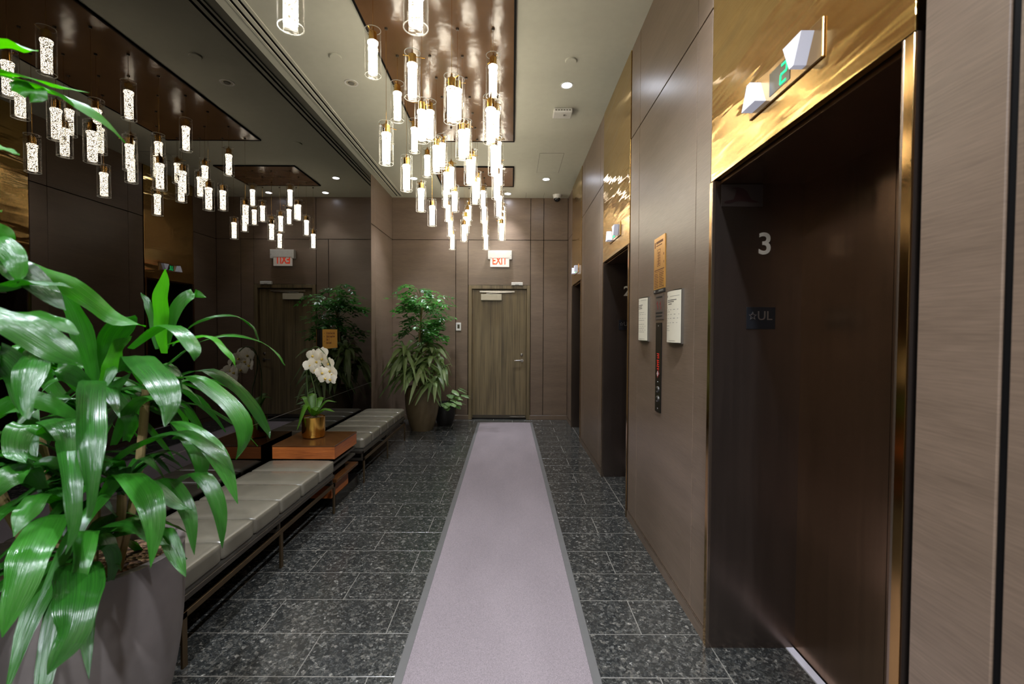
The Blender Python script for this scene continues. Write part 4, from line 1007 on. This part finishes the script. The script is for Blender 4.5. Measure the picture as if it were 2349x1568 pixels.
def frond_mesh(seed):
    """one compound leaf: a thin stalk with opposite oval leaflets"""
    rr = random.Random(seed); bm = bmesh.new(); uvl = bm.loops.layers.uv.new('UVMap')
    L = .24
    def blade(p, ang, ln_, w, dz):
        d = Vector((math.cos(ang), math.sin(ang), dz)).normalized(); s = Vector((-d.y, d.x, 0)).normalized()
        pts = [p, p + d * ln_ * .35 + s * w / 2, p + d * ln_ * .75 + s * w * .36, p + d * ln_, p + d * ln_ * .75 - s * w * .36, p + d * ln_ * .35 - s * w / 2]
        mid = p + d * ln_ * .5 - Vector((0, 0, .1 * w))
        vv = [bm.verts.new(q) for q in pts]; c0 = bm.verts.new(mid)
        for a in range(6):
            f = bm.faces.new((vv[a], vv[(a + 1) % 6], c0)); f.smooth = True
            for lp in f.loops: lp[uvl].uv = (rr.random() * .2, .5)
    for k in range(4):
        u = .25 + .22 * k; p = Vector((L * u, 0, .03 * math.sin(u * 3) - .03 * u * u))
        for sg in (-1, 1): blade(p, sg * rr.uniform(.7, 1.1), rr.uniform(.06, .085), rr.uniform(.03, .042), rr.uniform(-.35, .15))
    blade(Vector((L * .95, 0, -.01)), 0, .085, .042, -.2)
    a = [bm.verts.new((0, y, z)) for y, z in ((-.0015, 0), (.0015, 0), (0, .002))]; b = [bm.verts.new((L, y, z - .01)) for y, z in ((-.001, 0), (.001, 0), (0, .0015))]
    for k in range(3): bm.faces.new((a[k], a[(k + 1) % 3], b[(k + 1) % 3], b[k]))
    me = bpy.data.meshes.new('frond'); bm.to_mesh(me); bm.free(); me.materials.append(M['leaflet']); return me
FR = [frond_mesh(k) for k in range(4)]
nl = 0
for b in range(40):
    u = rf.random()
    hz = 1.36 + .82 * u
    az = rf.uniform(0, 6.283)
    reach = rf.uniform(.14, .54) * (1 - .35 * abs(u - .45))
    base = Vector((FX - .03, FY + .04, hz - .18 * reach - .1))
    tip = Vector((FX + .03 + math.cos(az) * reach, FY + math.sin(az) * reach * .85, hz + rf.uniform(-.02, .2 - .25 * reach)))
    if tip.x < XL + .22 or tip.y > YB - .2: continue
    mid = (base + tip) / 2 + Vector((0, 0, .07))
    twig = catmull([base, mid, tip], 8)
    MB().tube(twig, .004, 5).build('twig', M['stem'], ara)
    for q in (3, 4, 5, 6, 7, 8):
        p = twig[q]; o = add('frond', FR[nl % 4], None, ara, local=True)
        a = math.atan2(tip.y - base.y, tip.x - base.x) + rf.uniform(-1.4, 1.4)
        sc_ = rf.uniform(.7, 1.1)
        if p.x + math.cos(a) * .28 * sc_ < XL + .04 or p.y + math.sin(a) * .28 * sc_ > YB - .03: a += math.pi
        if p.x + math.cos(a) * .28 * sc_ > -1.0 and 1.4 < p.z < 1.85: a += math.pi
        o.location = p - ara.location
        o.rotation_euler = (rf.uniform(-.4, .4), rf.uniform(-.15, .6), a); o.scale = (sc_, sc_, sc_); nl += 1

planter(-1.10, 7.52, .17, .36, .12, .015, M['pot_black'], 'small_planter', 'low black planter tucked between the tall planter and door')
pl = thing('broadleaf_plant', 'light green broad-leaved plant in the low black planter', 'plant', (-1.10, 7.52, .33))
k = 0
for j in range(34):
    az = rf.uniform(R(-140), R(50)); el = rf.uniform(R(5), R(70)); ln_ = rf.uniform(.22, .46)
    base = Vector((-1.10 + .05 * math.cos(az), 7.52 + .05 * math.sin(az), .31))
    d = Vector((math.cos(az) * math.cos(el), math.sin(az) * math.cos(el), math.sin(el)))
    st = base + d * ln_ * .8
    tip = st + Vector((d.x, d.y, -.25)).normalized() * .17
    if tip.x < -1.45 or tip.y > YB - .05 or tip.x > -.66 or (tip.x < -1.15 and tip.y < 7.4): continue
    MB().tube(catmull([base, base + d * ln_ * .45 + Vector((0, 0, .02)), st], 6), .004, 6).build('stalk', M['stem'], pl)
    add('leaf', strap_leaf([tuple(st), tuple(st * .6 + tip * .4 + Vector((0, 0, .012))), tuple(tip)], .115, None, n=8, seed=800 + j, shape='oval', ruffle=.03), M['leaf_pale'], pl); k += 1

# ---------------------------------------------------------------- orchid in a brass pot on the side table
OX, OY, OZ = -1.81, 4.15, .5745
op = thing('brass_pot', 'round polished brass flower pot on the side table', 'pot', (OX, OY, OZ))
pr = [(.082, 0), (.094, .008), (.099, .03), (.100, .19), (.0945, .192), (.092, .16), (.0006, .155)]
MB().lathe(pr, (OX, OY, OZ), 40).build('bowl', M['brass'], op, smooth=True)
orc = thing('orchid_plant', 'white moth orchid with cascading blooms in the brass pot', 'flower', (OX, OY, OZ + .16))
MB().lathe([(.088, .158), (.086, .182), (.04, .192), (.003, .194)], (OX, OY, OZ), 28).build('moss', M['soil'], orc, smooth=True)
for i, (az, ln_, w, dz) in enumerate(((-20, .24, .085, .06), (25, .20, .08, .12), (170, .15, .08, .16), (-125, .16, .085, -.10), (80, .18, .075, .14), (-60, .2, .07, .08), (120, .14, .07, .18))):
    a = R(az); d = Vector((math.cos(a), math.sin(a), 0))
    b0 = Vector((OX, OY, OZ + .19))
    add('leaf', strap_leaf([tuple(b0), tuple(b0 + d * ln_ * .5 + Vector((0, 0, abs(dz) * .9 + .03))), tuple(b0 + d * ln_ + Vector((0, 0, dz)))], w, None, n=9, seed=900 + i, fold=.3, ruffle=.01, shape='oval'), M['orchid_leaf'], orc)
stems = [[(OX + .01, OY, OZ + .18), (OX + .02, OY - .01, .98), (OX - .03, OY - .01, 1.2), (OX - .02, OY - .02, 1.36), (OX + .06, OY - .04, 1.40), (OX + .15, OY - .05, 1.30), (OX + .21, OY - .06, 1.14)],
         [(OX - .02, OY + .01, OZ + .18), (OX - .055, OY + .01, .95), (OX - .06, OY, 1.18), (OX - .03, OY - .02, 1.33), (OX + .03, OY - .03, 1.36), (OX + .1, OY - .04, 1.24)]]
for sp in stems: MB().tube(catmull(sp, 24), .0045, 7).build('flower_stem', M['stem'], orc, smooth=True)
def blossom(c, yaw, pitch, s, seed):
    Rm = Euler((pitch, 0, yaw)).to_matrix()
    rr = random.Random(seed)
    rt = add('blossom', None if False else bpy.data.meshes.new('blossom'), M['petal'], orc)
    bm = bmesh.new(); uvl = bm.loops.layers.uv.new('UVMap')
    def petal(ang, ln_, w, cup):
        n, mcol = 6, []
        for i in range(n + 1):
            u = i / n; wd = w * math.sin(math.pi * min(1, .06 + .9 * u)) ** .6
            row = []
            for a in (-1, -.5, 0, .5, 1):
                x, y = a * wd / 2, ln_ * u
                z = cup * (u * u) + .12 * w * (1 - a * a) * math.sin(math.pi * u) + rr.uniform(-.001, .001)
                ca, sa = math.cos(ang), math.sin(ang)
                v = Vector((x * ca - y * sa, -z, x * sa + y * ca))         # petal plane is XZ, front faces -Y
                row.append((bm.verts.new(Vector(c) + Rm @ (v * s)), u, (a + 1) / 2))
            mcol.append(row)
        for a, b in zip(mcol[:-1], mcol[1:]):
            for j in range(4):
                q = (a[j], a[j + 1], b[j + 1], b[j]); f = bm.faces.new([t[0] for t in q]); f.smooth = True
                for lp, t in zip(f.loops, q): lp[uvl].uv = (t[1], t[2])
    petal(0, .052, .038, -.004); petal(R(125), .050, .034, -.006); petal(R(-125), .050, .034, -.006)
    petal(R(72), .056, .068, .006); petal(R(-72), .056, .068, .006)
    bm.to_mesh(rt.data); bm.free()
    m = MB()
    prm = [(.0015, -.004), (.008, .002), (.010, .010), (.006, .018), (.001, .022)]
    m.lathe(prm, n=10)
    for v in m.bm.verts: v.co = Vector(c) + Rm @ (Vector((v.co.x, -v.co.z, v.co.y - .006)) * s)
    o = m.build('lip', M['lip'], rt, smooth=True); o.location = (0, 0, 0)
BL = [(-1.785, 4.09, 1.325), (-1.81, 4.08, 1.235), (-1.70, 4.09, 1.30), (-1.655, 4.12, 1.25), (-1.745, 4.05, 1.20), (-1.69, 4.05, 1.175), (-1.63, 4.09, 1.19),
      (-1.665, 4.06, 1.125), (-1.615, 4.06, 1.115), (-1.60, 4.08, 1.16), (-1.76, 4.10, 1.27), (-1.725, 4.14, 1.345)]
for i, b in enumerate(BL): blossom(b, R(-10 + rf.uniform(-25, 45)), R(rf.uniform(-18, 10)), 1.12, i)
